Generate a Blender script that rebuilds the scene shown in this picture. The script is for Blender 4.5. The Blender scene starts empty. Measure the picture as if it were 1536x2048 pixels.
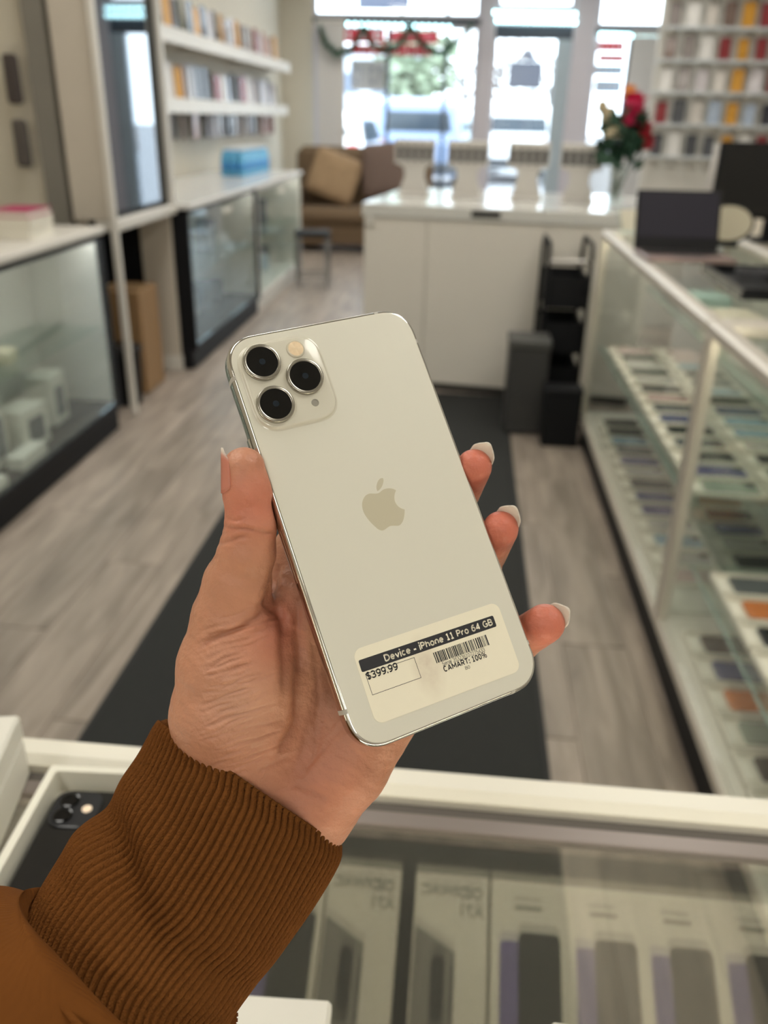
import bpy, math, random
import numpy as np
from mathutils import Matrix, Vector

random.seed(7)
scene = bpy.context.scene
COL = scene.collection
PI = math.pi

# ------------------------------------------------------------------ camera
FPX, CX, CY = 1680.0, 768.0, 1024.0          # focal length and centre in pixels of the 1536x2048 frame
CAM_H = 1.40


def pix_dir(u, v):
    return np.array([(u - CX) / FPX, -(v - CY) / FPX, -1.0])


_fw = pix_dir(945, 240); _fw /= np.linalg.norm(_fw)          # vanishing point of the aisle
_dn = pix_dir(660, 5000); _dn /= np.linalg.norm(_dn)         # vanishing point of the uprights
_dn = _dn - _fw * (_fw @ _dn); _dn /= np.linalg.norm(_dn)
_rt = np.cross(_fw, -_dn)
ROT = np.array([_rt, _fw, -_dn])                             # world <- camera
CAM_M = Matrix(((*ROT[0], 0.0), (*ROT[1], 0.0), (*ROT[2], CAM_H), (0, 0, 0, 1)))

cam_data = bpy.data.cameras.new('camera')
cam = bpy.data.objects.new('camera', cam_data)
COL.objects.link(cam)
cam.matrix_world = CAM_M
cam_data.sensor_fit = 'VERTICAL'
cam_data.lens = 5.7
cam_data.sensor_height = 5.7 * 2048 / FPX
cam_data.clip_start = 0.02
cam_data.clip_end = 200
cam_data.dof.use_dof = True
cam_data.dof.focus_distance = 0.277
cam_data.dof.aperture_fstop = 1.9
scene.camera = cam
scene.cycles.transparent_max_bounces = 32          # many sheets of glass stand behind one another

# ------------------------------------------------------------------ world + exposure
world = bpy.data.worlds.new('overcast_sky')
scene.world = world
world.use_nodes = True
bgn = world.node_tree.nodes['Background']
bgn.inputs[0].default_value = (0.80, 0.91, 1.0, 1)
bgn.inputs[1].default_value = 6.0
scene.view_settings.view_transform = 'Standard'
scene.view_settings.look = 'None'
scene.view_settings.gamma = 1.0
scene.view_settings.use_curve_mapping = False
scene.view_settings.exposure = 0.15
CEILING_LIGHT = 7.8
LED_LIGHT = 30.0

# ------------------------------------------------------------------ helpers


def at(u, v, Y):
    d = ROT @ pix_dir(u, v); s = Y / d[1]
    return np.array([0, 0, CAM_H]) + d * s


def atz(u, v, z):
    d = ROT @ pix_dir(u, v); s = (z - CAM_H) / d[2]
    return np.array([0, 0, CAM_H]) + d * s


def atx(u, v, x):
    d = ROT @ pix_dir(u, v); s = x / d[0]
    return np.array([0, 0, CAM_H]) + d * s


def lin(c):
    return tuple((x / 255 / 12.92) if x / 255 <= 0.04045 else ((x / 255 + 0.055) / 1.055) ** 2.4 for x in c) + (1.0,)


MATS = {}


def mat(name, rgb=(200, 200, 200), rough=0.5, metal=0.0, var=0.06, scale=8.0, bump=0.0, bscale=200.0,
        emit=0.0, coat=0.0, sss=0.0, spec=0.5, stretch=(1, 1, 1), sheen=0.0):
    """principled material with a procedural noise tint (and relief)"""
    if name in MATS:
        return MATS[name]
    m = bpy.data.materials.new(name); m.use_nodes = True
    nt = m.node_tree; N = nt.nodes; L = nt.links
    b = N['Principled BSDF']
    col = lin(rgb)
    b.inputs['Roughness'].default_value = rough
    b.inputs['Metallic'].default_value = metal
    b.inputs['Specular IOR Level'].default_value = spec
    b.inputs['Coat Weight'].default_value = coat
    if coat:
        b.inputs['Coat Roughness'].default_value = 0.05
    if sheen:
        b.inputs['Sheen Weight'].default_value = sheen
    tc = N.new('ShaderNodeTexCoord')
    mp = N.new('ShaderNodeMapping'); mp.inputs['Scale'].default_value = stretch
    L.new(tc.outputs['Object'], mp.inputs[0])
    nz = N.new('ShaderNodeTexNoise'); nz.inputs['Scale'].default_value = scale; nz.inputs['Detail'].default_value = 4
    L.new(mp.outputs[0], nz.inputs['Vector'])
    mx = N.new('ShaderNodeMix'); mx.data_type = 'RGBA'
    mx.inputs[6].default_value = tuple(min(1, c * (1 - var)) for c in col[:3]) + (1,)
    mx.inputs[7].default_value = tuple(min(1, c * (1 + var)) for c in col[:3]) + (1,)
    L.new(nz.outputs['Fac'], mx.inputs[0])
    L.new(mx.outputs[2], b.inputs['Base Color'])
    if emit:
        L.new(mx.outputs[2], b.inputs['Emission Color'])
        b.inputs['Emission Strength'].default_value = emit
    if sss:
        b.inputs['Subsurface Weight'].default_value = sss
        b.inputs['Subsurface Radius'].default_value = (0.004, 0.0016, 0.0009)
        b.inputs['Subsurface Scale'].default_value = 1.0
    if bump:
        n2 = N.new('ShaderNodeTexNoise'); n2.inputs['Scale'].default_value = bscale; n2.inputs['Detail'].default_value = 5
        L.new(mp.outputs[0], n2.inputs['Vector'])
        bp = N.new('ShaderNodeBump'); bp.inputs['Strength'].default_value = bump; bp.inputs['Distance'].default_value = 0.002
        L.new(n2.outputs['Fac'], bp.inputs['Height']); L.new(bp.outputs[0], b.inputs['Normal'])
    MATS[name] = m
    return m


def glass(name, tint=(0.96, 0.985, 0.975), refl=0.06, gloss=(1, 1, 1), rough=0.02, fres=True, fmul=0.2):
    """thin sheet glass: mostly clear, mirror share rising at grazing angles"""
    if name in MATS:
        return MATS[name]
    m = bpy.data.materials.new(name); m.use_nodes = True
    nt = m.node_tree; N = nt.nodes; L = nt.links
    N.remove(N['Principled BSDF'])
    tr = N.new('ShaderNodeBsdfTransparent'); tr.inputs[0].default_value = (*tint, 1)
    gl = N.new('ShaderNodeBsdfGlossy'); gl.inputs['Roughness'].default_value = rough; gl.inputs[0].default_value = (*gloss, 1)
    mix = N.new('ShaderNodeMixShader')
    if fres:
        lw = N.new('ShaderNodeLayerWeight'); lw.inputs[0].default_value = 0.25
        ma = N.new('ShaderNodeMath'); ma.operation = 'MULTIPLY_ADD'
        ma.inputs[1].default_value = fmul; ma.inputs[2].default_value = refl
        L.new(lw.outputs['Fresnel'], ma.inputs[0]); L.new(ma.outputs[0], mix.inputs[0])
    else:
        mix.inputs[0].default_value = refl
    L.new(tr.outputs[0], mix.inputs[1]); L.new(gl.outputs[0], mix.inputs[2])
    L.new(mix.outputs[0], N['Material Output'].inputs[0])
    MATS[name] = m
    return m


def emitter(name, rgb, strength):
    if name in MATS:
        return MATS[name]
    m = bpy.data.materials.new(name); m.use_nodes = True
    nt = m.node_tree
    nt.nodes.remove(nt.nodes['Principled BSDF'])
    e = nt.nodes.new('ShaderNodeEmission'); e.inputs[0].default_value = (*rgb, 1); e.inputs[1].default_value = strength
    nt.links.new(e.outputs[0], nt.nodes['Material Output'].inputs[0])
    MATS[name] = m
    return m


class MB:
    """collects shapes into one mesh"""

    def __init__(self):
        self.v = []; self.f = []

    def add(self, vs, fs):
        o = len(self.v)
        self.v += [tuple(map(float, p)) for p in vs]
        self.f += [tuple(i + o for i in f) for f in fs]
        return self

    def box(self, c, s, b=0.0, R=None):
        """box centred at c, size s, chamfer b, optional 3x3 rotation"""
        hx, hy, hz = s[0] / 2, s[1] / 2, s[2] / 2
        vs, fs = [], []
        if b <= 0:
            vs = [(x, y, z) for z in (-hz, hz) for y in (-hy, hy) for x in (-hx, hx)]
            fs = [(0, 2, 3, 1), (4, 5, 7, 6), (0, 1, 5, 4), (2, 6, 7, 3), (0, 4, 6, 2), (1, 3, 7, 5)]
        else:
            b = min(b, hx * .98, hy * .98, hz * .98)
            idx = {}
            for sx in (-1, 1):
                for sy in (-1, 1):
                    for sz in (-1, 1):
                        for ax in range(3):
                            p = [sx * (hx - b), sy * (hy - b), sz * (hz - b)]
                            p[ax] = (sx * hx, sy * hy, sz * hz)[ax]
                            idx[(sx, sy, sz, ax)] = len(vs); vs.append(tuple(p))

            def orient(f):
                a = np.array([vs[i] for i in f]); n = np.cross(a[1] - a[0], a[2] - a[0])
                return f if n @ a.mean(0) > 0 else f[::-1]
            S = (-1, 1)
            for ax in range(3):
                o = [i for i in range(3) if i != ax]
                for s0 in S:
                    q = []
                    for s1, s2 in ((-1, -1), (1, -1), (1, 1), (-1, 1)):
                        k = [0, 0, 0]; k[ax] = s0; k[o[0]] = s1; k[o[1]] = s2
                        q.append(idx[(*k, ax)])
                    fs.append(orient(tuple(q)))
                for s1 in S:          # edges running along ax
                    for s2 in S:
                        k0 = [0, 0, 0]; k1 = [0, 0, 0]
                        k0[ax] = -1; k1[ax] = 1
                        for k in (k0, k1):
                            k[o[0]] = s1; k[o[1]] = s2
                        fs.append(orient((idx[(*k0, o[0])], idx[(*k1, o[0])], idx[(*k1, o[1])], idx[(*k0, o[1])])))
            for sx in S:
                for sy in S:
                    for sz in S:
                        fs.append(orient((idx[(sx, sy, sz, 0)], idx[(sx, sy, sz, 1)], idx[(sx, sy, sz, 2)])))
        P = np.array(vs)
        if R is not None:
            P = P @ np.array(R).T
        return self.add(P + np.array(c), fs)

    def bb(self, x0, x1, y0, y1, z0, z1, b=0.0):
        return self.box(((x0 + x1) / 2, (y0 + y1) / 2, (z0 + z1) / 2), (x1 - x0, y1 - y0, z1 - z0), b)

    def tube(self, pts, r, n=10, cap=True):
        pts = [np.array(p, float) for p in pts]
        rs = r if hasattr(r, '__len__') else [r] * len(pts)
        vs, fs = [], []
        up = None
        for i, p in enumerate(pts):
            t = pts[min(i + 1, len(pts) - 1)] - pts[max(i - 1, 0)]; t /= np.linalg.norm(t) + 1e-12
            if up is None:
                up = np.array([0, 0, 1.]) if abs(t[2]) < .9 else np.array([1., 0, 0])
            a = np.cross(t, up); a /= np.linalg.norm(a) + 1e-12; c = np.cross(a, t); up = c
            for k in range(n):
                q = 2 * PI * k / n
                vs.append(p + rs[i] * (math.cos(q) * a + math.sin(q) * c))
        for i in range(len(pts) - 1):
            for k in range(n):
                k2 = (k + 1) % n
                fs.append((i * n + k, i * n + k2, (i + 1) * n + k2, (i + 1) * n + k)[::-1])
        if cap:
            fs.append(tuple(range(n))); e = (len(pts) - 1) * n
            fs.append(tuple(range(e + n - 1, e - 1, -1)))
        return self.add(vs, fs)

    def lathe(self, prof, c=(0, 0, 0), n=24, ax=None):
        """prof: list of (r, z) from bottom to top, closed on the axis"""
        vs, fs = [], []
        for r, z in prof:
            for k in range(n):
                q = 2 * PI * k / n
                vs.append((r * math.cos(q), r * math.sin(q), z))
        for i in range(len(prof) - 1):
            for k in range(n):
                k2 = (k + 1) % n
                fs.append((i * n + k, i * n + k2, (i + 1) * n + k2, (i + 1) * n + k))
        fs.append(tuple(range(n - 1, -1, -1))); e = (len(prof) - 1) * n
        fs.append(tuple(range(e, e + n)))
        P = np.array(vs)
        if ax is not None:
            P = P @ np.array(ax).T
        return self.add(P + np.array(c), fs)

    def loops(self, rings, cap0=True, cap1=True):
        """skin a list of equal-length closed loops"""
        n = len(rings[0]); vs = [p for r in rings for p in r]; fs = []
        for i in range(len(rings) - 1):
            for k in range(n):
                k2 = (k + 1) % n
                fs.append((i * n + k, i * n + k2, (i + 1) * n + k2, (i + 1) * n + k))
        if cap0:
            fs.append(tuple(range(n - 1, -1, -1)))
        if cap1:
            e = (len(rings) - 1) * n
            fs.append(tuple(range(e, e + n)))
        return self.add(vs, fs)

    def mesh(self, name):
        me = bpy.data.meshes.new(name); me.from_pydata(self.v, [], self.f); me.update()
        return me

    def build(self, name, material, parent=None, smooth=False, loc=None, rot=None):
        return link(name, self.mesh(name), material, parent, smooth, loc, rot)


def link(name, me, material=None, parent=None, smooth=False, loc=None, rot=None):
    if material is not None and not me.materials:
        me.materials.append(material)
    if smooth is True:
        me.polygons.foreach_set('use_smooth', [True] * len(me.polygons))
    elif smooth:
        me.polygons.foreach_set('use_smooth', [True] * len(me.polygons))
        me.set_sharp_from_angle(angle=math.radians(smooth))
    o = bpy.data.objects.new(name, me); COL.objects.link(o)
    if parent is not None:
        o.parent = parent
    if loc is not None:
        o.location = loc
    if rot is not None:
        o.rotation_euler = rot
    return o


def empty(name, loc=(0, 0, 0), rot=(0, 0, 0)):
    o = bpy.data.objects.new(name, None); COL.objects.link(o)
    o.location = loc; o.rotation_euler = rot; o.empty_display_size = 0.05
    return o


def tag(o, label, cat, group=None):
    n = len(label.split())
    assert 4 <= n <= 16, (n, label)
    o['label'] = label; o['category'] = cat
    if group:
        o['group'] = group
    return o


def struct(o, label=None):
    o['kind'] = 'structure'
    if label:
        o['label'] = label
    return o


def dup(root, loc=None, rot=None):
    r = root.copy(); COL.objects.link(r)
    if loc is not None:
        r.location = loc
    if rot is not None:
        r.rotation_euler = rot
    for ch in root.children:
        c = ch.copy(); COL.objects.link(c); c.parent = r
        for g in ch.children:
            d = g.copy(); COL.objects.link(d); d.parent = c
    return r


def rrect(w, h, r, n=8, cx=0, cy=0, p=2.0):
    """rounded rectangle outline, counter-clockwise"""
    pts = []
    for sx, sy, a0 in ((1, 1, 0), (-1, 1, 90), (-1, -1, 180), (1, -1, 270)):
        for k in range(n + 1):
            a = math.radians(a0 + 90 * k / n)
            ca, sa = math.cos(a), math.sin(a)
            e = 2.0 / p
            ca = math.copysign(abs(ca) ** e, ca); sa = math.copysign(abs(sa) ** e, sa)
            pts.append((cx + sx * (w / 2 - r) + r * ca, cy + sy * (h / 2 - r) + r * sa))
    return pts


def slab(w, h, t, r, bev=0.0008, n=6, cx=0, cy=0, z0=0.0):
    """rounded slab from z0 to z0+t"""
    m = MB()
    a = [(x, y, z0) for x, y in rrect(w - 2 * bev, h - 2 * bev, max(r - bev, .0005), n, cx, cy)]
    b = [(x, y, z0 + bev) for x, y in rrect(w, h, r, n, cx, cy)]
    c = [(x, y, z0 + t - bev) for x, y in rrect(w, h, r, n, cx, cy)]
    d = [(x, y, z0 + t) for x, y in rrect(w - 2 * bev, h - 2 * bev, max(r - bev, .0005), n, cx, cy)]
    return m.loops([a, b, c, d])


ORD = ['first', 'second', 'third', 'fourth', 'fifth', 'sixth', 'seventh', 'eighth', 'ninth', 'tenth', 'eleventh',
       'twelfth', 'thirteenth', 'fourteenth', 'fifteenth', 'sixteenth', 'seventeenth', 'eighteenth', 'nineteenth',
       'twentieth'] + ['twenty-' + s for s in ('first', 'second', 'third', 'fourth', 'fifth', 'sixth', 'seventh',
                                               'eighth', 'ninth')] + ['thirtieth'] + \
    ['thirty-' + s for s in ('first', 'second', 'third', 'fourth', 'fifth', 'sixth', 'seventh', 'eighth', 'ninth')] + \
    ['fortieth'] + ['forty-' + s for s in ('first', 'second', 'third', 'fourth', 'fifth', 'sixth', 'seventh', 'eighth', 'ninth')]

WHITE = mat('painted_white', (214, 210, 202), 0.45, var=0.03)
ALU = mat('brushed_aluminium', (206, 199, 188), 0.36, 0.3, var=0.05, stretch=(60, 1, 60))
BLACK = mat('black_laminate', (20, 21, 24), 0.55, var=0.1, spec=0.2)
DARKMET = mat('dark_metal', (40, 40, 42), 0.35, 0.6)
CLEAR = glass('clear_glass', (0.975, 0.99, 0.985), 0.03)
SHELFGLASS = glass('shelf_glass', (0.93, 0.97, 0.96), 0.05)
BLACKGLASS = mat('black_screen_glass', (10, 11, 13), 0.08, var=0.1)

# ================================================================== THE ROOM
YB = 11.2            # storefront plane
XL, XR = -2.32, 2.45
YN = -4.6            # wall behind the photographer
ZC = 2.95


def wood_material(name, c1, c2, rough=0.42):
    m = bpy.data.materials.new(name); m.use_nodes = True
    nt = m.node_tree; N = nt.nodes; L = nt.links; b = N['Principled BSDF']
    b.inputs['Roughness'].default_value = rough
    b.inputs['Specular IOR Level'].default_value = 0.35
    g = N.new('ShaderNodeNewGeometry'); oi = N.new('ShaderNodeObjectInfo')
    ad = N.new('ShaderNodeVectorMath'); ad.operation = 'ADD'
    sc = N.new('ShaderNodeVectorMath'); sc.operation = 'SCALE'; sc.inputs['Scale'].default_value = 37.0
    cb = N.new('ShaderNodeCombineXYZ')
    L.new(oi.outputs['Random'], cb.inputs[0]); L.new(oi.outputs['Random'], cb.inputs[1])
    L.new(cb.outputs[0], sc.inputs[0]); L.new(g.outputs['Position'], ad.inputs[0]); L.new(sc.outputs[0], ad.inputs[1])
    mp = N.new('ShaderNodeMapping'); mp.inputs['Scale'].default_value = (9, 1.1, 9)
    L.new(ad.outputs[0], mp.inputs[0])
    n1 = N.new('ShaderNodeTexNoise'); n1.inputs['Scale'].default_value = 2.2; n1.inputs['Detail'].default_value = 6
    n1.inputs['Distortion'].default_value = 0.6
    L.new(mp.outputs[0], n1.inputs['Vector'])
    r = N.new('ShaderNodeValToRGB'); r.color_ramp.elements[0].position = 0.32; r.color_ramp.elements[1].position = 0.68
    r.color_ramp.elements[0].color = lin(c1); r.color_ramp.elements[1].color = lin(c2)
    L.new(n1.outputs['Fac'], r.inputs[0])
    mx = N.new('ShaderNodeMix'); mx.data_type = 'RGBA'; mx.blend_type = 'MULTIPLY'; mx.inputs[0].default_value = 1
    mr = N.new('ShaderNodeMapRange'); mr.inputs[3].default_value = 0.84; mr.inputs[4].default_value = 1.1
    L.new(oi.outputs['Random'], mr.inputs[0])
    L.new(r.outputs[0], mx.inputs[6]); L.new(mr.outputs[0], mx.inputs[7])
    L.new(mx.outputs[2], b.inputs['Base Color'])
    bp = N.new('ShaderNodeBump'); bp.inputs['Strength'].default_value = 0.15; bp.inputs['Distance'].default_value = 0.002
    L.new(n1.outputs['Fac'], bp.inputs['Height']); L.new(bp.outputs[0], b.inputs['Normal'])
    MATS[name] = m
    return m


WOOD = wood_material('grey_oak_laminate', (130, 119, 109), (170, 157, 145))
WALLM = mat('cream_wall_paint', (205, 198, 182), 0.7, var=0.03, scale=3, bump=0.05, bscale=120)
WALLW = mat('white_wall_paint', (214, 211, 204), 0.65, var=0.03, scale=3, bump=0.05, bscale=120)
CEILM = mat('ceiling_tile', (225, 223, 216), 0.8, var=0.04, scale=60)

floor = struct(MB().bb(XL - .1, XR + .1, YN - .1, YB, -0.03, -0.004).build('floor', WOOD))
pl_me = MB().box((0, 0, 0.0), (0.186, 1.246, 0.008), 0.0012).mesh('plank')
pl_me.materials.append(WOOD)
for i in range(15):
    for j in range(9):
        x = -1.83 + i * 0.19; y = 0.1 + j * 1.25 + (i * 0.43) % 1.25
        if y > 10.55 or (x < -1.62) or (x > 0.72 and y < 4):
            continue
        p = bpy.data.objects.new('plank', pl_me); COL.objects.link(p); p.parent = floor
        p.location = (x, y, -0.004)

struct(MB().bb(XL - .1, XL, YN, YB + .1, 0, ZC).build('wall_left', WALLM))
struct(MB().bb(XR, XR + .1, YN, YB + .1, 0, ZC).build('wall_right', WALLW))
struct(MB().bb(XL - .1, XR + .1, YN - .1, YN, 0, ZC).build('wall_back', WALLW))
ceiling = struct(MB().bb(XL - .1, XR + .1, YN - .1, YB + .1, ZC, ZC + .1).build('ceiling', CEILM))

# ceiling light panels; rear ones added, unseen, to light the held phone
LIGHTM = emitter('light_panel', (1.0, 0.968, 0.885), CEILING_LIGHT)
k = 0
for cx in (-1.05, 1.05):
    for ci, cy in enumerate((9.6, 7.5, 5.4, 3.3, 0.65, -1.9 if cx < 0 else -2.6, -3.7)):
        e = empty('ceiling_light', (cx, cy, ZC))
        fr = MB()
        for sx in (-1, 1):
            fr.box((sx * .315, 0, -.015), (.03, 1.26, .03)); fr.box((0, sx * .615, -.015), (.60, .03, .03))
        fr.build('frame', WHITE, e)
        MB().bb(-.3, .3, -.6, .6, -.012, -.002).build('diffuser', LIGHTM, e)
        tag(e, 'flat ceiling light panel, %s from the storefront on the %s side' % (ORD[ci], 'left' if cx < 0 else 'right'),
            'ceiling light', 'ceiling light panels'); k += 1

# ------------------------------------------------------------------ storefront wall with windows and door


def fx(u, v=150):
    return at(u, v, YB)[0]


def fz(u, v):
    return at(u, v, YB)[2]


FRAME = mat('window_frame_paint', (196, 192, 200), 0.5, var=0.03)
FRAMED = mat('window_frame_dark', (58, 66, 78), 0.5)
FRAMEB = mat('door_frame_bluegrey', (168, 182, 192), 0.5)
PANE = glass('window_pane', (0.97, 0.985, 0.99), 0.03)
REDV = mat('red_vinyl', (200, 40, 60), 0.5)
WHV = mat('white_vinyl', (228, 222, 226), 0.5)

xs = dict(l0=fx(640), l1=fx(690), mul=fx(890), p0=fx(955), p1=fx(985), d1=fx(1108), d2=fx(1138), p2=fx(1182), r1=fx(1330))
struct(MB().bb(XL - .1, xs['l0'] - .08, YB, YB + .12, 0, ZC).build('wall_front', WALLM))
struct(MB().bb(xs['r1'] + .05, XR + .1, YB, YB + .12, 0, ZC).bb(xs['p2'] - .02, xs['r1'] + .05, YB, YB + .12, 0, .12)
       .bb(xs['l0'] - .08, xs['p0'], YB, YB + .12, 0, .12).build('wall_front_right', WALLW))
zt_l = fz(800, 42); zt_d = fz(1060, 55); zt_r = fz(1250, 62)


def window(name, x0, x1, z0, z1, fw=.045, fm=FRAME, mull=()):
    e = struct(empty(name, ((x0 + x1) / 2, YB + .05, z0)))
    w, h = x1 - x0, z1 - z0
    f = MB()
    f.bb(-w / 2, -w / 2 + fw, -.03, .03, 0, h).bb(w / 2 - fw, w / 2, -.03, .03, 0, h)
    f.bb(-w / 2 + fw, w / 2 - fw, -.03, .03, 0, fw).bb(-w / 2 + fw, w / 2 - fw, -.03, .03, h - fw, h)
    f.build('window_frame', fm, e)
    cuts = [-w / 2 + fw] + [m - (x0 + x1) / 2 for m in mull] + [w / 2 - fw]
    for a, b in zip(cuts[:-1], cuts[1:]):
        MB().bb(a + .004, b - .004, -.004, .004, fw, h - fw).build('window_pane', PANE, e)
    for m in mull:
        MB().bb(m - (x0 + x1) / 2 - .022, m - (x0 + x1) / 2 + .022, -.03, .03, fw, h - fw).build('mullion', FRAMED, e)
    return e


w1 = window('window_1', xs['l0'] - .08, xs['p0'], .12, zt_l - .03, mull=(fx(775), xs['mul']))
w2 = window('window_2', xs['l0'] - .08, xs['p0'], zt_l + .03, ZC, mull=(xs['mul'],))
struct(MB().bb(xs['l0'] - .08, xs['p0'], YB, YB + .1, zt_l - .03, zt_l + .03).build('trim_1', FRAMED))
struct(MB().bb(xs['p0'], xs['p1'], YB - .03, YB + .12, 0, ZC, .01).build('trim_2', FRAME))
struct(MB().bb(xs['d2'], xs['p2'], YB - .03, YB + .12, 0, ZC, .01).build('trim_3', FRAME))
w3 = window('window_3', xs['p2'], xs['r1'] + .05, .12, zt_r - .03, mull=(fx(1255),))
w4 = window('window_4', xs['p2'], xs['r1'] + .05, zt_r + .03, ZC)
struct(MB().bb(xs['p2'], xs['r1'] + .05, YB, YB + .1, zt_r - .03, zt_r + .03).build('trim_4', FRAMED))
w5 = window('window_5', xs['p1'], xs['d2'], fz(1060, 18), ZC)
struct(MB().bb(xs['p1'], xs['d2'], YB, YB + .1, fz(1060, 50), fz(1060, 18)).build('trim_5', FRAME))
# glazed door
dz = fz(1050, 50)
door = struct(empty('door_1', (xs['p1'], YB + .05, 0)), 'glazed storefront door with dark head rail')
dw = xs['d2'] - xs['p1']; dj = xs['d1'] - xs['p1']
MB().bb(0, dw, -.04, .04, fz(1050, 78), dz).build('door_head', FRAMED, door)
MB().bb(dj, dw, -.04, .04, .02, fz(1050, 78)).build('door_stile', FRAMEB, door)
MB().bb(0, .03, -.04, .04, .02, fz(1050, 78)).build('door_stile', FRAME, door)
MB().bb(.03, dj, -.04, .04, .02, .22).build('door_rail', FRAMEB, door)
MB().bb(.03, dj, -.005, .005, .22, fz(1050, 78)).build('door_pane', PANE, door)
MB().tube([(dj - .05, -.09, .95), (dj - .05, -.09, 1.25)], .012).tube([(dj - .05, -.09, .97), (dj - .02, -.03, .97)], .008) \
    .tube([(dj - .05, -.09, 1.23), (dj - .02, -.03, 1.23)], .008).build('door_handle', ALU, door, True)

# red vinyl banners stuck to the panes (lettering seen from behind, unreadable strokes)


def banner(parent, u0, u1, v0, v1, name='vinyl_band', m=REDV, strokes=0, sm=WHV):
    a, b = at(u0, v1, YB), at(u1, v0, YB)
    px_, pz_ = parent.location.x, parent.location.z
    x0, x1, z0, z1 = a[0] - px_, b[0] - px_, a[2] - pz_, b[2] - pz_
    MB().bb(x0, x1, -.008, -.005, z0, z1).build(name, m, parent)
    if strokes:
        s = MB(); w = (x1 - x0) / strokes
        for i in range(strokes):
            c = x0 + (i + .5) * w; t = random.choice((0, 1, 2))
            s.bb(c - w * .3, c - w * .12, -.011, -.0085, z0 + (z1 - z0) * .2, z1 - (z1 - z0) * .2)
            if t > 0:
                s.bb(c - w * .12, c + w * .25, -.011, -.0085, z1 - (z1 - z0) * .34, z1 - (z1 - z0) * .2)
            if t > 1:
                s.bb(c - w * .12, c + w * .25, -.011, -.0085, z0 + (z1 - z0) * .2, z0 + (z1 - z0) * .34)
        s.build('vinyl_lettering', sm, parent)


banner(w1, 662, 770, 56, 84, strokes=4)
banner(w1, 780, 876, 62, 84, strokes=3, sm=mat('rose_vinyl', (226, 120, 135), .5))
banner(w1, 700, 862, 90, 108, strokes=9)
banner(w3, 1196, 1252, 82, 102, strokes=5)
banner(w3, 1264, 1310, 82, 104, strokes=4)
banner(w3, 1196, 1252, 108, 124, strokes=6)
PALEV = mat('pale_blue_vinyl', (176, 200, 226), .5)
banner(w3, 1190, 1250, 130, 150, 'vinyl_poster', PALEV, 5)
banner(w3, 1188, 1246, 160, 185, 'vinyl_poster', PALEV, 5)
banner(w1, 700, 770, 120, 180, 'vinyl_poster', mat('pale_grey_vinyl', (205, 210, 216), .5), 4, mat('grey_vinyl', (150, 160, 180), .5))

# light strips over the windows
BULB = emitter('cool_led_bulb', (0.55, 0.95, 1.0), 9.0)


def light_strip(u0, u1, v0, v1, n, label):
    a, b = at(u0, v0, YB - .02), at(u1, v1, YB - .02)
    e = empty('led_or_fill_strip', tuple(a))
    d = b - a
    MB().tube([(0, 0, 0), tuple(d)], .008, 6).build('cable', FRAMEB, e)
    for t_ in (.03, .5, .97):
        MB().box(tuple(d * t_ + np.array([0, .02, 0])), (.012, .06, .012)).build('clip', FRAMEB, e)
    bm = MB().lathe([(.006, -.03), (.016, -.015), (.016, .005), (.006, .012)], n=8).mesh('bulb'); bm.materials.append(BULB)
    for i in range(n):
        o = bpy.data.objects.new('bulb', bm); COL.objects.link(o); o.parent = e
        o.location = tuple(d * ((i + .5) / n) + np.array([0, -.012, -.006]))
    tag(e, label, 'light strip', 'led strips along the storefront')


light_strip(690, 905, 46, 52, 16, 'cool white led strip below the left window transom')
light_strip(985, 1155, 22, 26, 16, 'upper cool led strip above the glazed door')
light_strip(990, 1155, 38, 42, 16, 'lower cool led strip above the glazed door')
light_strip(1198, 1322, 66, 70, 14, 'cool white led strip over the right window')

# green garland
gp = [(640, 55), (650, 85), (672, 106), (698, 104), (716, 80), (727, 52), (740, 84), (765, 103), (795, 92), (812, 70), (822, 50),
      (838, 82), (865, 103), (892, 103), (915, 80), (945, 55)]
gpts = [at(u, v, YB - .31) for u, v in gp]
dense = []
for a, b in zip(gpts[:-1], gpts[1:]):
    for t in np.linspace(0, 1, 6, endpoint=False):
        dense.append(a * (1 - t) + b * t)
g0 = dense[0].copy()
dense = [d - g0 for d in dense]
ge = empty('garland', tuple(g0))
MB().tube(dense, .028, 6).build('wire', mat('garland_wire', (30, 60, 45), .8), ge)
for k in (0, 5, 10, 15):
    q_ = gpts[k] - g0
    MB().tube([tuple(q_), tuple(q_ + np.array([0, .34, .01]))], .006, 6).build('hook', DARKMET, ge)
nd = MB()
for d in dense:
    for k in range(9):
        v = np.random.RandomState(int(abs(d[0]) * 1e4) + k).randn(3); v /= np.linalg.norm(v); w_ = np.cross(v, [0, 0, 1]); w_ /= np.linalg.norm(w_) + 1e-9
        p0 = d + v * .005; p1 = d + v * .075
        nd.add([p0 - w_ * .014, p0 + w_ * .014, p1], [(0, 1, 2)])
nb = nd.build('needles', mat('garland_green', (44, 104, 74), .8, var=.2), ge); nb['kind'] = 'stuff'
tag(ge, 'green tinsel garland hanging in swags along the left window', 'garland')

# vertical blinds
BLIND = mat('blind_vane', (206, 203, 200), 0.7, var=.04)


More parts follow.
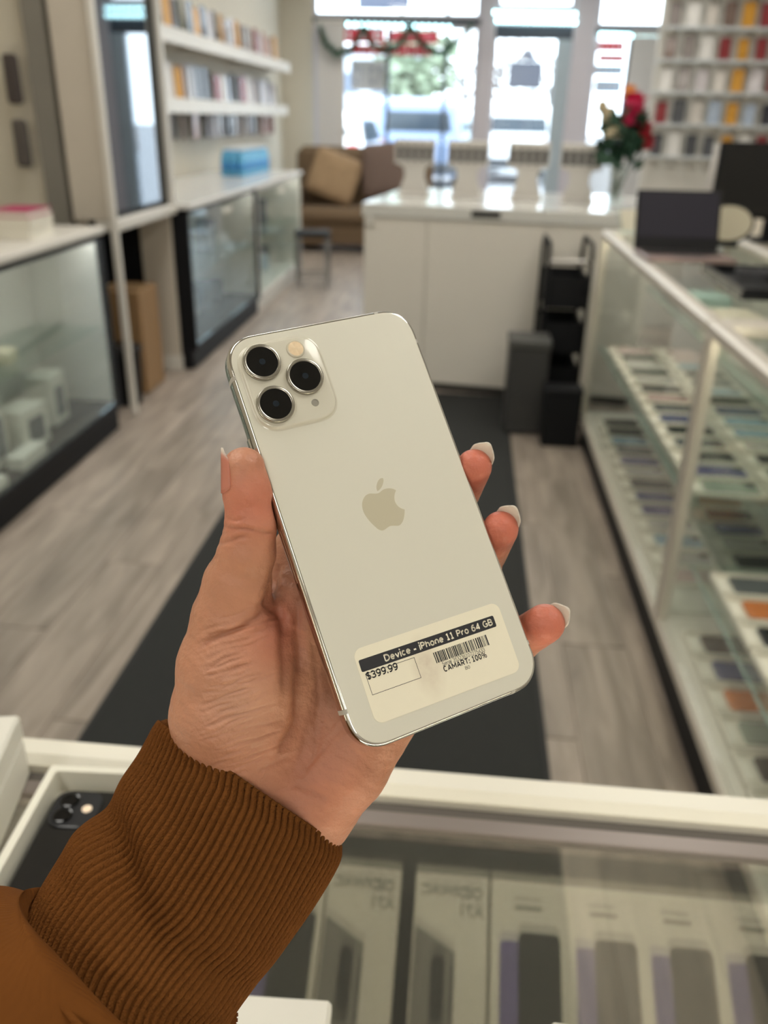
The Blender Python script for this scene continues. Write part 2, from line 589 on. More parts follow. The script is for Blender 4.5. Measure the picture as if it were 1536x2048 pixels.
def blind(u0, u1, n, ztop, label, zb=.15, yaw=.5):
    x0, x1 = fx(u0), fx(u1)
    e = empty('vertical_blind', ((x0 + x1) / 2, YB - .2, zb))
    MB().bb(-(x1 - x0) / 2 - .02, (x1 - x0) / 2 + .02, -.02, .02, ztop - zb, ztop - zb + .04, .004).build('head_rail', WHITE, e)
    for t_ in (-.4, .4):
        MB().bb(t_ * (x1 - x0) - .008, t_ * (x1 - x0) + .008, .02, .23, ztop - zb + .008, ztop - zb + .024).build('bracket', WHITE, e)
    c, s = math.cos(yaw), math.sin(yaw)
    vm = MB().box((0, 0, (ztop - zb) / 2), (.085, .003, ztop - zb - .01), R=[[c, -s, 0], [s, c, 0], [0, 0, 1]]).mesh('vane')
    vm.materials.append(BLIND)
    for i in range(n):
        o = bpy.data.objects.new('vane', vm); COL.objects.link(o); o.parent = e
        o.location = (-(x1 - x0) / 2 + (i + .5) * (x1 - x0) / n, 0, 0)
    tag(e, label, 'blind', 'vertical blinds')


blind(642, 692, 5, zt_l - .05, 'white vertical blind gathered at the left window edge', yaw=.35)
blind(1252, 1330, 8, zt_r - .06, 'white vertical blind gathered at the right window edge', yaw=.4)
blind(1186, 1244, 7, fz(1220, 330), 'short white vertical blind low in the right window', yaw=1.0)

# ------------------------------------------------------------------ outside the storefront
ASPH = mat('asphalt', (150, 150, 152), .8, var=.1, scale=3)
struct(MB().bb(-60, 60, YB + .13, 120, -.12, -.05).build('parking_lot', ASPH))


def car(loc, rz, col, label, L_=4.5, W_=1.85, Hh=1.75):
    e = empty('parked_car', loc, (0, 0, rz))
    paint = mat('car_paint_%d_%d_%d' % col, col, .25, .0, coat=.6)
    hl, hw = L_ / 2, W_ / 2
    prof = [(-hl, .35), (-hl, .95), (-hl + .15, 1.05), (-hl + .25, Hh - .12), (-hl + .55, Hh), (hl - 1.9, Hh), (hl - 1.25, 1.08), (hl - .15, .95), (hl, .75), (hl, .35)]
    rings = []
    for y, s in ((-hw, .96), (-hw + .06, 1.0), (hw - .06, 1.0), (hw, .96)):
        rings.append([(p[0] * s, y * (1 - .13 * max(0, (p[1] - 1.0)) / (Hh - 1.0)), .35 + (p[1] - .35) * (1 if s == 1 else .985)) for p in prof])
    MB().loops(rings[::-1]).build('body', paint, e)
    win = mat('car_window', (40, 52, 62), .1)
    MB().add([(-hl + .165, -hw * .74, 1.2), (-hl + .165, hw * .74, 1.2), (-hl + .205, hw * .68, Hh - .26), (-hl + .205, -hw * .68, Hh - .26)], [(0, 3, 2, 1)]).build('rear_window', win, e)
    for s in (-1, 1):
        MB().add([(-hl + .5, s * (hw * .985 + .012), 1.08), (hl - 1.45, s * (hw * .985 + .012), 1.08), (hl - 2.0, s * (hw * .88 + .012), Hh - .12), (-hl + .6, s * (hw * .88 + .012), Hh - .12)],
                 [(0, 1, 2, 3)]).build('side_window', win, e)
        MB().box((-hl + .02, s * hw * .82, .9), (.06, .18, .32), .02).build('tail_light', mat('tail_light', (190, 25, 35), .3), e)
        for x in (-hl + .85, hl - .9):
            MB().lathe([(.20, -.1), (.34, -.1), (.34, .1), (.2, .1)], (x, s * (hw - .12), .34), 18, [[1, 0, 0], [0, 0, 1], [0, -1, 0]]).build('wheel', mat('tyre', (30, 30, 32), .8), e)
    MB().box((-hl - .02, 0, .5), (.1, W_ * .94, .22), .03).build('bumper', mat('bumper', (60, 62, 66), .5), e)
    tag(e, label, 'car', 'cars in the parking lot')
    return e


def ground(u, v, y):
    p = at(u, v, y); return (p[0], y, -.05)


car(ground(1030, 250, 25), PI / 2, (238, 240, 240), 'white suv parked outside beyond the glazed door', 4.7, 1.9, 1.8)
car(ground(846, 250, 21.6), PI / 2, (122, 140, 170), 'blue-grey suv parked outside the left window', 4.7, 1.95, 1.85)
car(ground(655, 250, 16.5), PI / 2, (240, 240, 240), 'white car at the left edge of the window view', 4.4, 1.8, 1.55)
car(ground(757, 262, 27.5), PI / 2, (205, 40, 60), 'red car half hidden behind the blue-grey suv', 4.3, 1.75, 1.5)
car(ground(945, 250, 30), PI / 2, (150, 165, 170), 'silver car seen between window mullion and door post', 4.5, 1.8, 1.6)


def tree(loc, h, r, col, label, bare=False, seed=1):
    rs = np.random.RandomState(seed)
    e = empty('tree', loc)
    bark = mat('bark', (92, 80, 76), .9)
    t = MB().tube([(0, 0, 0), (.05, 0, h * .35), (0, .05, h * .7)], [.16, .11, .04], 7)
    for k in range(16):
        a = rs.rand() * 2 * PI; z0 = h * (.25 + .4 * rs.rand()); L_ = r * (.6 + .5 * rs.rand())
        p1 = (math.cos(a) * L_ * .5, math.sin(a) * L_ * .5, z0 + L_ * .5); p2 = (math.cos(a + .3) * L_, math.sin(a + .3) * L_, z0 + L_ * .9)
        t.tube([(0, 0, z0), p1, p2], [.05, .03, .012], 5)
    t.build('trunk', bark, e)
    lf = MB()
    for k in range(260 if bare else 700):
        v = rs.randn(3); v /= np.linalg.norm(v); v = v * r * rs.rand() ** .4 * np.array([1, 1, 1.25]) + np.array([0, 0, h * .66])
        a = rs.randn(3); a /= np.linalg.norm(a); b = np.cross(a, rs.randn(3)); b /= np.linalg.norm(b)
        s = .16 if not bare else .07
        lf.add([v - a * s - b * s * .6, v + a * s - b * s * .6, v + a * s * .6 + b * s, v - a * s * .6 + b * s], [(0, 1, 2, 3)])
    o = lf.build('crown', mat('leaf_%d_%d_%d' % col, col, .8, var=.25), e); o['kind'] = 'stuff'
    tag(e, label, 'tree')


tree(ground(828, 250, 34), 4.6, 1.5, (146, 160, 136), 'green bushy tree across the parking lot behind the suv', seed=3)
tree(ground(992, 250, 42), 5.4, 1.7, (92, 84, 84), 'bare greyish tree left of the dark road sign', True, 4)
tree(ground(1096, 250, 40), 5.2, 1.6, (92, 86, 82), 'bare greyish tree right of the dark road sign', True, 5)
tree(ground(925, 250, 46), 5.6, 1.7, (104, 110, 104), 'pale tree seen between mullion and door post', True, 6)
sg = ground(1042, 250, 38)
e = empty('road_sign', sg)
MB().box((0, 0, 3.1), (1.35, .2, .95), .05).build('sign_board', mat('sign_grey', (58, 60, 70), .6), e)
MB().add([(-.5, -.08, 3.6), (.5, -.08, 3.6), (0, -.08, 4.1), (-.5, .08, 3.6), (.5, .08, 3.6), (0, .08, 4.1)], [(0, 1, 2), (5, 4, 3), (0, 3, 4, 1), (1, 4, 5, 2), (2, 5, 3, 0)]).build('sign_gable', mat('sign_grey', (120, 122, 132)), e)
for s in (-.4, .4):
    MB().tube([(s, 0, 0), (s, 0, 2.65)], .06, 8).build('post', mat('sign_grey', (120, 122, 132)), e)
tag(e, 'grey gabled road sign beyond the white suv', 'sign')
# pale building far off
b0 = ground(740, 250, 55)
e = empty('far_building', b0)
MB().box((0, 0, 2.4), (7, 5, 4.8), .05).build('walls', mat('pale_facade', (200, 206, 214), .8), e)
for i in range(4):
    for j in range(2):
        MB().box((-2.5 + i * 1.65, -2.52, 1.4 + j * 1.8), (.9, .06, 1.0)).build('window', mat('far_window', (96, 110, 130), .2), e)
MB().box((0, 0, 4.9), (7.3, 5.3, .25), .03).build('roof', mat('far_roof', (130, 120, 124), .8), e)
tag(e, 'pale two-storey building far beyond the left window', 'building')
# dark board hung outside above the left window
bp_ = at(768, 4, YB + 1.0)
e = empty('hanging_board', (bp_[0], YB + 1.0, bp_[2]))
MB().box((0, 0, .1), (.66, .06, .36), .01).build('board', mat('board_grey', (96, 104, 122), .6), e)
MB().tube([(-.25, 0, .28), (-.25, 0, .9)], .01, 6).tube([(.25, 0, .28), (.25, 0, .9)], .01, 6).build('hanger', DARKMET, e)
tag(e, 'dark grey board hanging outside above the left window', 'sign')

# ================================================================== LEFT SIDE
FX = -1.60           # front plane of the left cabinets
ZTOP = 0.94
MATTE_W = mat('matte_white_box', (222, 219, 208), .55, var=.03)
CASEGLASS = glass('cabinet_door_glass', (0.93, 0.965, 0.96), 0.05, (0.9, 0.95, 0.97), fmul=.25)
FILLC = emitter('cabinet_fill_glow', (1.0, 0.96, 0.88), 22.0)
FX2 = -1.555         # front plane of the far run

# --- near cabinet with two glass doors


def glass_cabinet(name, y0, y1, x0, label, fm, ndoor, shelf_z, z1=ZTOP, top=None, topm=WHITE, side=None, knob=True, fx=FX):
    """cabinet along the left wall: x from x0 to FX, origin at its base"""
    e = empty(name, (fx, y0, 0))
    w = y1 - y0; d = fx - x0
    MB().bb(-d, -.03, 0, w, 0, .11).build('plinth', fm, e)
    MB().bb(-d, -.004, .0, w, .11, .14, .003).build('bottom_panel', fm, e)
    MB().bb(-d, -.004, 0, .03, .14, z1 - .03, .003).build('side_panel', side or fm, e)
    MB().bb(-d, -.004, w - .03, w, .14, z1 - .03, .003).build('side_panel', fm, e)
    MB().bb(-d, -d + .02, .03, w - .03, .14, z1 - .03).build('rear_panel', WHITE, e)
    MB().bb(-d + .022, -.03, w - .036, w - .0305, .145, z1 - .06).build('side_liner', WHITE, e)
    MB().bb(-d, -.004, .0, w, z1 - .055, z1 - .03, .003).build('top_frame', fm, e)
    if top is None:
        MB().bb(-d - .02, .01, -.0, w, z1 - .03, z1, .005).build('worktop', topm, e)
    MB().bb(-.06, -.045, .06, w - .06, z1 - .063, z1 - .0555).build('led_or_fill_strip', FILLC, e)  # added strip that brightens the cabinet inside, no known lamp
    for z in shelf_z:
        MB().bb(-d + .02, -.04, .035, w - .035, z, z + .008).build('glass_shelf', SHELFGLASS, e)
    dw = (w - .06) / ndoor
    for i in range(ndoor):
        dr = MB().bb(-.016, -.009, .03 + i * dw + .004, .03 + (i + 1) * dw - .004, .145, z1 - .058).build('glass_door', CASEGLASS, e)
        if knob:
            ky = .03 + (i + (1 if i % 2 == 0 else 0)) * dw + (-.05 if i % 2 == 0 else .05)
            MB().lathe([(.014, 0), (.018, .006), (.018, .014), (.01, .018)], (-.009, ky, z1 - .11), 14, [[0, 0, 1], [1, 0, 0], [0, 1, 0]]).build('lock_knob', ALU, dr, True)
    tag(e, label, 'cabinet')
    return e


near = glass_cabinet('display_cabinet', 1.2, 3.76, -1.98, 'black framed cabinet with two glass doors and white top, nearest on the left', BLACK, 2, (.50,))

# things inside the near cabinet


def white_box(loc, s, label, group, rz=0, col=MATTE_W, print_m=None, name='product_box', face='x'):
    e = empty(name, loc, (0, 0, rz))
    MB().box((0, 0, s[2] / 2), s, .003).build('carton', col, e)
    MB().box((0, 0, s[2] * .86), (s[0] * 1.004, s[1] * 1.004, .0015)).build('lid_seam', mat('seam_grey', (150, 148, 140), .6), e)
    if print_m:
        if face == 'x':
            MB().box((s[0] / 2 + .0006, 0, s[2] * .45), (.001, s[1] * .6, s[2] * .6)).build('printed_picture', print_m, e)
        elif face == 'z':
            MB().box((0, 0, s[2] + .0006), (s[0] * .6, s[1] * .75, .001)).build('printed_picture', print_m, e)
        else:
            MB().box((0, -s[1] / 2 - .0006, s[2] * .45), (s[0] * .6, .001, s[2] * .6)).build('printed_picture', print_m, e)
    tag(e, label, 'box', group)
    return e


GREYP = mat('grey_print', (92, 98, 104), .5)
DARKP = mat('dark_print', (48, 56, 62), .5)
nb = 'boxes in the near cabinet'
white_box((-1.80, 2.62, .141), (.12, .16, .30), 'tall white box with dark picture on the near cabinet bottom', nb, 0, print_m=DARKP)
white_box((-1.78, 2.88, .141), (.10, .14, .26), 'white box with grey picture on the near cabinet bottom', nb, .1, print_m=GREYP)
white_box((-1.76, 3.12, .141), (.12, .18, .17), 'low white box right of the pictured boxes, near cabinet bottom', nb, -.1, print_m=GREYP)
white_box((-1.80, 3.42, .141), (.12, .15, .22), 'white box at the far end of the near cabinet bottom', nb, .05, print_m=GREYP)
white_box((-1.67, 2.95, .141), (.07, .2, .05), 'flat white box lying in front on the near cabinet bottom', nb, 0)
white_box((-1.76, 2.28, .141), (.18, .28, .09), 'wide flat white box at the near end of the cabinet bottom', nb, 0)
white_box((-1.675, 2.62, .141), (.08, .2, .04), 'thin white tray in front of the tall pictured box', nb, -.1)
e = empty('camera_bag', (-1.80, 2.75, .509))
MB().box((0, 0, .08), (.17, .34, .16), .05).build('bag_body', mat('charcoal_nylon', (78, 80, 84), .8, var=.15), e)
MB().tube([(0, -.12, .15), (0, -.08, .2), (0, .08, .2), (0, .12, .15)], .012, 8).build('carry_handle', mat('charcoal_nylon', (78, 80, 84)), e, True)
tag(e, 'charcoal soft bag on the glass shelf of the near cabinet', 'bag')
white_box((-1.76, 3.05, .509), (.09, .10, .05), 'small cream box on the glass shelf of the near cabinet', nb, .2, mat('cream_carton', (226, 220, 190), .6))
white_box((-1.74, 2.42, .509), (.10, .12, .05), 'cream box at the near end of the glass shelf', nb, .1, mat('cream_carton', (226, 220, 190), .6))

# books on the cabinet top
bkm = [('white', (224, 219, 208), .16, .24, .05, 0), ('ivory', (216, 210, 196), .17, .25, .03, .05), ('magenta', (168, 40, 92), .16, .23, .025, .0)]
zb = ZTOP + .0005
c0 = atz(40, 470, ZTOP)
for nm, rgb, w, d, t, r in bkm:
    e = empty('book', (-1.76, 3.36, zb), (0, 0, .05 + r))
    cm = mat(nm + '_book_cover', rgb, .5)
    MB().bb(-w / 2, w / 2, -d / 2, d / 2, 0, .003).bb(-w / 2, w / 2, -d / 2, d / 2, t - .003, t).bb(-w / 2, -w / 2 + .003, -d / 2, d / 2, .003, t - .003).build('cover', cm, e)
    MB().bb(-w / 2 + .003, w / 2 - .004, -d / 2 + .004, d / 2 - .004, .003, t - .003).build('pages', mat('paper', (228, 224, 212), .8), e)
    zb += t + .0006
    tag(e, {'white': 'thick white book at the bottom of the small stack', 'ivory': 'ivory book in the middle of the small stack',
            'magenta': 'magenta covered book on top of the small stack'}[nm], 'book', 'books on the near cabinet')

# --- partition wall, painted shade strip, white column and mirror unit
struct(MB().bb(XL, -1.82, 4.06, 4.12, 0, ZC).build('wall_partition', WALLM))
struct(MB().bb(-1.955, -1.855, 4.0, 4.06, 0, ZC).build('recess_shade_strip', mat('recess_shade_grey', (126, 122, 114), .6)))  # grey colour stands in for the shaded recess by the column
for i, (z, c, lb) in enumerate(((1.62, (70, 62, 60), 'dark'), (1.36, (84, 78, 74), 'brown-grey'))):
    e = empty('hanging_pouch', (-2.035, 4.0, z))
    MB().box((0, 0, -.10), (.07, .03, .20), .012).build('pouch', mat('pouch_%d' % i, c, .7, var=.2), e)
    MB().tube([(0, .055, .03), (0, -.01, .03), (0, -.012, 0)], .003, 6).build('peg_hook', ALU, e)
    tag(e, '%s pouch on the %s peg of the partition wall' % (lb, ('upper', 'lower')[i]), 'pouch', 'pouches on the partition')

e = empty('mirror_unit', (FX, 3.93, 0))
px0 = -1.825 - FX
MB().bb(px0, -.04, .05, .10, ZTOP, ZC - .01).build('column_panel', mat('warm_white_panel', (196, 187, 174), .5), e)
MB().bb(-.045, -.015, .02, .055, 0, ZC - .01, .004).build('front_post', WHITE, e)
MB().bb(-.055, -.015, .86, .90, ZTOP, ZC - .01, .004).build('rear_post', WHITE, e)
MB().bb(-.13, -.012, .055, .90, ZTOP - .05, ZTOP, .006).build('ledge', WHITE, e)
MB().bb(-.225, -.05, .86, .90, 0, ZTOP - .051, .004).build('support_panel', mat('warm_white_panel', (196, 187, 174), .5), e)
MB().bb(-.23, -.045, .855, .902, 0, .09, .004).build('skirting', WHITE, e)
MB().bb(-.6, -.55, .1, .9, 0, ZTOP - .05).build('niche_dark_board', BLACK, e)  # black board put in so the open niche reads dark
mm = mat('mirror_silver', (128, 132, 136), .03, 1.0, var=.0)
MB().bb(-.075, -.06, .055, .858, ZTOP, ZC - .02).build('mirror_backing', BLACK, e)
MB().bb(-.06, -.052, .085, .835, ZTOP + .03, ZC - .03).build('mirror', mm, e)
for y in (.06, .836):
    MB().bb(-.06, -.044, y, y + .022, ZTOP + .005, ZC - .03).build('mirror_edge', BLACK, e)
tag(e, 'white framed wall unit with a tall narrow mirror above an open niche', 'mirror unit')
e = empty('carton', (-1.80, 4.45, 0))
MB().bb(-.12, .12, -.14, .14, 0, .55, .006).build('carton_body', mat('kraft_cardboard', (150, 118, 82), .8), e)
MB().bb(-.122, .122, -.02, .02, .553, .556).build('packing_tape', mat('tape_tan', (176, 150, 110), .3), e)
tag(e, 'brown cardboard carton standing in the niche under the mirror', 'carton')
e = empty('waste_bin', (-1.75, 4.16, 0))
MB().lathe([(.085, 0), (.10, .28), (.108, .29), (.108, .30), (.096, .30), (.082, .01)], n=20).build('bin_body', BLACK, e, 40)
MB().lathe([(.107, .285), (.112, .292), (.107, .30)], n=20).build('bin_rim', DARKMET, e, True)
tag(e, 'black waste bin on the floor under the mirror', 'bin')

# --- the far run: black cabinet then white cabinets
far1 = glass_cabinet('display_cabinet', 4.84, 6.52, -2.2, 'black framed glass cabinet just behind the mirror unit', BLACK, 2, (.52,), top=1, fx=FX2)
far2 = glass_cabinet('display_cabinet', 6.525, 8.25, -2.2, 'white framed glass cabinet at the far end of the left run', WHITE, 2, (.52,), top=1, fx=FX2)
e = empty('worktop', (FX2, 4.862, ZTOP - .029))
MB().bb(-.745, .012, -.02, 3.4, 0, .03, .004).build('worktop_board', mat('gloss_white_top', (224, 223, 220), .18, var=.02), e)
MB().bb(.012, .016, -.02, 3.4, .002, .028).build('edge_band', WHITE, e)
tag(e, 'long glossy white worktop over the far left cabinets', 'worktop')
rs = np.random.RandomState(5)
cols = [((206, 204, 198), 'white'), ((120, 128, 134), 'grey'), ((60, 72, 84), 'slate'), ((170, 190, 205), 'pale blue')]
kk = 0
for cab, y0 in (('black', 4.95), ('white', 6.65)):
    for zi, z in enumerate((.141, .529)):
        for j in range(5):
            c, cn = cols[rs.randint(4)]
            h = .12 + .1 * rs.rand()
            white_box((-1.80 - .1 * rs.rand(), y0 + .14 + j * .29, z), (.10, .13 + .05 * rs.rand(), h),
                      '%s box, %s from the mirror on the %s of the far %s cabinet' % (cn, ORD[j], ('bottom', 'glass shelf')[zi], cab),
                      'boxes in the far cabinets', .2 * rs.randn(), mat('carton_' + cn.replace(' ', '_'), c, .5), [DARKP, GREYP, None][rs.randint(3)])

# water bottles in shrink-wrapped packs
WATER = mat('blue_water_bottle', (96, 172, 214), .2, var=.15, scale=30)
bm_ = MB().lathe([(.028, 0), (.032, .01), (.032, .12), (.026, .15), (.013, .18), (.013, .195)], n=12).mesh('bottle_body'); bm_.materials.append(WATER)
bc_ = MB().lathe([(.015, .193), (.015, .212)], n=12).mesh('bottle_cap'); bc_.materials.append(mat('cap_white', (220, 226, 230), .4))
bl_ = MB().lathe([(.0327, .05), (.0327, .10)], n=12).mesh('bottle_label'); bl_.materials.append(mat('bottle_label', (60, 140, 205), .4))
for p_ in (bm_, bc_, bl_):
    p_.polygons.foreach_set('use_smooth', [True] * len(p_.polygons))
kk = 0
for i in range(13):
    for j in range(3):
        e = empty('water_bottle', (-1.99 + j * .068, 7.25 + i * .075, ZTOP + .0016))
        for nm, me in (('bottle_body', bm_), ('bottle_cap', bc_), ('bottle_label', bl_)):
            o = bpy.data.objects.new(nm, me); COL.objects.link(o); o.parent = e
        tag(e, 'blue water bottle, %s row from the mirror, %s from the wall, on the white worktop' % (ORD[i], ORD[j]), 'bottle', 'water bottles on the worktop')
# --- slat shelves with phone cases on the left wall


def case_mesh(w=.085, h=.17, t=.012):
    m = slab(w, h, t * .6, .014, .002, 4)
    o = rrect(w, h, .014, 4); i_ = rrect(w * .90, h * .95, .010, 4)      # raised rim
    a = [(x, y, t * .6 - .0005) for x, y in o]; b = [(x, y, t) for x, y in o]
    c = [(x, y, t) for x, y in i_]; d = [(x, y, t * .6 - .0005) for x, y in i_]
    m.loops([a, b, c, d], False, False)
    cx, cy = -w * .2, h * .33                                            # camera collar
    o = rrect(w * .42, w * .46, .008, 4, cx, cy); i_ = rrect(w * .34, w * .38, .006, 4, cx, cy)
    m.loops([[(x, y, -.001) for x, y in i_], [(x, y, -.003) for x, y in o], [(x, y, .001) for x, y in o]], True, False)
    me = m.mesh('phone_case')
    me.transform(Matrix.Rotation(PI / 2, 4, 'X'))                        # stand it up: height along z, front towards -y
    me.transform(Matrix.Translation((0, 0, h / 2)))
    return me


CASECOL = [((212, 206, 200), 'cream'), ((150, 142, 140), 'grey'), ((44, 46, 58), 'black'), ((138, 40, 48), 'dark red'), ((198, 192, 196), 'pale grey'),
           ((124, 104, 96), 'brown'), ((172, 186, 206), 'pale blue'), ((70, 72, 78), 'charcoal'), ((196, 160, 150), 'rose'), ((206, 150, 48), 'amber'),
           ((226, 224, 222), 'white'), ((96, 116, 112), 'green-grey')]
CASE_ME = {}
for c, n in CASECOL:
    me = case_mesh(); me.materials.append(mat('case_' + n.replace(' ', '_'), c, .35, var=.1, coat=.3)); CASE_ME[n] = me

YS0, YS1 = 5.6, 10.45
sh = []
for nm, z, depth in (('upper', 1.93, .26), ('lower', 1.50, .22)):
    e = empty('wall_shelf', (XL, YS0, z))
    MB().bb(0, depth, 0, YS1 - YS0, -.02, 0, .003).build('shelf_board', WHITE, e)
    MB().bb(depth - .012, depth, 0, YS1 - YS0, -.10, -.02, .003).build('front_lip', WHITE, e)
    for y in (.15, 1.7, 3.2, 4.7):
        MB().bb(0, depth - .02, y, y + .02, -.09, -.02).build('bracket', ALU, e)
    tag(e, '%s long white shelf on the left wall carrying phone cases' % nm, 'shelf', 'wall shelves on the left')
rows = [('top', 1.9305, .11, None), ('middle', 1.5005, .10, None), ('bottom', 1.215, .05, 'hook')]
for rn, z, xo, hook in rows:
    n = 26
    rail = None
    if hook:
        e = empty('hook_rail', (XL, YS0, 1.405))
        MB().bb(0, .012, 0, YS1 - YS0, -.015, .015, .002).build('rail_bar', ALU, e)
        for i in range(n):
            y = .12 + i * .18
            MB().tube([(.012, y, 0), (.125, y, .0), (.135, y, .012)], .003, 6).build('hook', ALU, e)
        tag(e, 'metal hook rail below the lower wall shelf', 'rail')
    for i in range(n):
        y = YS0 + .12 + i * .18 + rs.uniform(-.02, .02)
        pick = rs.choice(len(CASECOL), p=np.array([3, 3, 4, 4, 3, 3, 2, 4, 2, 1 if rn != 'top' else 3, 2, 1]) / (32. + (2 if rn == 'top' else 0)))
        cn = CASECOL[pick][1]
        o = bpy.data.objects.new('phone_case', CASE_ME[cn]); COL.objects.link(o)
        o.location = (XL + xo + .03, y, z); o.rotation_euler = (-.06 if not hook else 0, 0, PI / 2 + rs.uniform(-.25, .25))
        sc_ = rs.uniform(.95, 1.15); o.scale = (sc_ * 1.25, sc_, sc_ * (1.25 if not hook else 1.08))
        tag(o, '%s phone case, %s from the mirror in the %s row on the left wall' % (cn, ORD[i], rn), 'phone case', 'phone cases on the left wall')

# ================================================================== SOFA, STOOL, DESK
BROWN = mat('brown_corduroy', (112, 92, 70), .9, var=.12, scale=20, bump=.3, bscale=90)
BROWN2 = mat('brown_weave', (128, 106, 84), .9, var=.15, scale=14, bump=.3, bscale=90)
sx, sy = -1.42, 9.75
e = empty('sofa', (sx, sy, 0))
MB().bb(-.62, 1.0, .08, .9, .07, .30, .03).build('base', BROWN, e)
MB().box((-.10, .42, .385), (1.0, .78, .17), .06).build('seat_cushion', BROWN, e)
MB().box((.62, .42, .385), (.42, .78, .17), .06).build('seat_cushion', BROWN, e)
MB().box((.19, .86, .64), (1.62, .22, .90), .08, [[1, 0, 0], [0, .985, .17], [0, -.17, .985]]).build('backrest', BROWN, e)
MB().box((-.56, .46, .42), (.16, .86, .52), .06).build('armrest', BROWN, e)
MB().box((.98, .46, .42), (.16, .86, .52), .06).build('armrest', BROWN, e)
for x in (-.5, .9):
    for y in (.15, .8):
        MB().lathe([(.02, 0), (.03, .075)], (x, y, 0), 10).build('foot', BLACK, e)
tag(e, 'brown fabric sofa below the left window', 'sofa')


def pillow(loc, s, rot, m, label):
    mb = MB(); n = 12; rings = []
    for i in range(n + 1):
        a = -PI / 2 + PI * i / n
        z = math.sin(a) * s[2] / 2; k = max(.02, math.cos(a)) ** .35
        rings.append([(x * k, y * k, z) for x, y in rrect(s[0], s[1], s[0] * .12, 5)])
    mb.loops(rings)
    e = empty('throw_pillow', loc, rot)
    mb.build('cushion', m, e, True)
    MB().tube([(x * 1.0, y * 1.0, 0) for x, y in rrect(s[0] * .99, s[1] * .99, s[0] * .12, 5)] + [(rrect(s[0] * .99, s[1] * .99, s[0] * .12, 5)[0][0], rrect(s[0] * .99, s[1] * .99, s[0] * .12, 5)[0][1], 0)], .008, 6).build('piping', BROWN, e, True)
    tag(e, label, 'pillow', 'pillows on the sofa')


pillow((sx - .12, sy + .52, .78), (.56, .52, .16), (1.25, .35, .1), mat('tan_check_fabric', (158, 132, 102), .9, var=.25, scale=12), 'tan patterned pillow leaning on the sofa back')
pillow((sx + .5, sy + .55, .86), (.62, .60, .18), (1.3, -.12, -.1), mat('mauve_brown_fabric', (112, 94, 86), .9, var=.12), 'large mauve-brown pillow at the sofa right side')

e = empty('folding_stool', (-1.36, 7.75, 0), (0, 0, .2))
MB().box((0, 0, .455), (.32, .28, .045), .015).build('seat', BLACK, e)
for s in (-1, 1):
    MB().tube([(s * .12, -.16, 0), (s * .12, .10, .43)], .013, 8).tube([(s * .12, -.16, 0.012), (s * .12, -.19, .012)], .013, 8).build('leg', mat('grey_tube', (120, 116, 112), .4, .4), e)
    MB().tube([(s * .145, .16, 0), (s * .145, -.10, .43)], .013, 8).build('leg', mat('grey_tube', (120, 116, 112)), e)
MB().tube([(-.12, -.10, .10), (.12, -.10, .10)], .010, 8).build('stretcher', mat('grey_tube', (120, 116, 112)), e)
MB().tube([(-.145, .10, .10), (.145, .10, .10)], .010, 8).build('stretcher', mat('grey_tube', (120, 116, 112)), e)
tag(e, 'black folding stool with grey tube legs beside the left cabinets', 'stool')

# --- reception desk
DESKM = mat('desk_satin_white', (226, 220, 210), .3, var=.02, coat=.2)
DESKG = mat('desk_gloss_top', (214, 213, 208), .12, var=.02)
drot = -.12
e = empty('reception_desk', (.0, 4.61, 0), (0, 0, drot))
dx0, dx1, dd = -.545, .95, 1.15
MB().bb(dx0 + .02, dx1 - .02, .03, dd - .03, 0, .06).build('plinth', mat('desk_plinth', (60, 58, 56), .5), e)
for a, b in ((dx0, -.205), (-.202, .42), (.423, dx1)):
    MB().bb(a, b, 0, .03, .05, .925, .002).build('front_panel', DESKM, e)
MB().bb(dx0, dx0 + .03, .03, dd, .05, .925, .002).build('side_panel', DESKM, e)
MB().bb(dx1 - .03, dx1, .03, dd, .05, .925, .002).build('side_panel', DESKM, e)
MB().bb(dx0 + .03, dx1 - .03, dd - .03, dd, .05, .925, .002).build('rear_panel', DESKM, e)
MB().bb(dx0 - .012, dx1 + .012, -.012, dd + .01, .925, .995, .006).build('counter_top', DESKG, e)
MB().lathe([(.022, 0), (.026, .006), (.02, .014)], (dx0 + .03, -.004, .90), 14, [[1, 0, 0], [0, 0, -1], [0, 1, 0]]).build('cable_cap', WHITE, e)
MB().box((.10, -.014, .962), (.15, .008, .03), .003).build('drawer_pull', DARKMET, e)
tag(e, 'white reception desk with a glossy top in the middle of the shop', 'desk')

STW = mat('stand_white', (206, 202, 196), .5, var=.03)


def display_stand():
    e = empty('display_stand')
    MB().bb(-.09, .09, -.07, .07, 0, .012, .004).build('base', STW, e)
    m = MB()
    rings = []
    for z, hw in ((.012, .085), (.05, .075), (.10, .055), (.15, .06), (.17, .10)):
        rings.append([(-hw, -.02, z), (hw, -.02, z), (hw, .02, z), (-hw, .02, z)])
    m.loops(rings).build('stem', STW, e)
    MB().bb(-.115, .115, -.03, .03, .262, .30, .006).build('top_rail', STW, e)
    MB().bb(-.115, .115, -.03, .03, .17, .185, .004).build('lower_rail', STW, e)
    MB().bb(-.112, .112, .012, .018, .185, .262).build('grey_back', mat('stand_grey', (88, 86, 90), .6), e)
    for i in range(6):
        x = -.108 + i * .0432
        MB().bb(x - .006, x + .006, -.028, .01, .185, .262, .002).build('slat', STW, e)
    return e


st0 = display_stand()
for i, u in enumerate((828, 932, 1052, 1156)):
    s = st0 if i == 0 else dup(st0)
    p = at(u, 385, 5.22 - .03 * i)
    s.location = (p[0], p[1], .9955); s.rotation_euler = (0, 0, drot)
    tag(s, 'white slotted display stand, %s from the left on the reception desk' % ORD[i], 'stand', 'display stands on the desk')

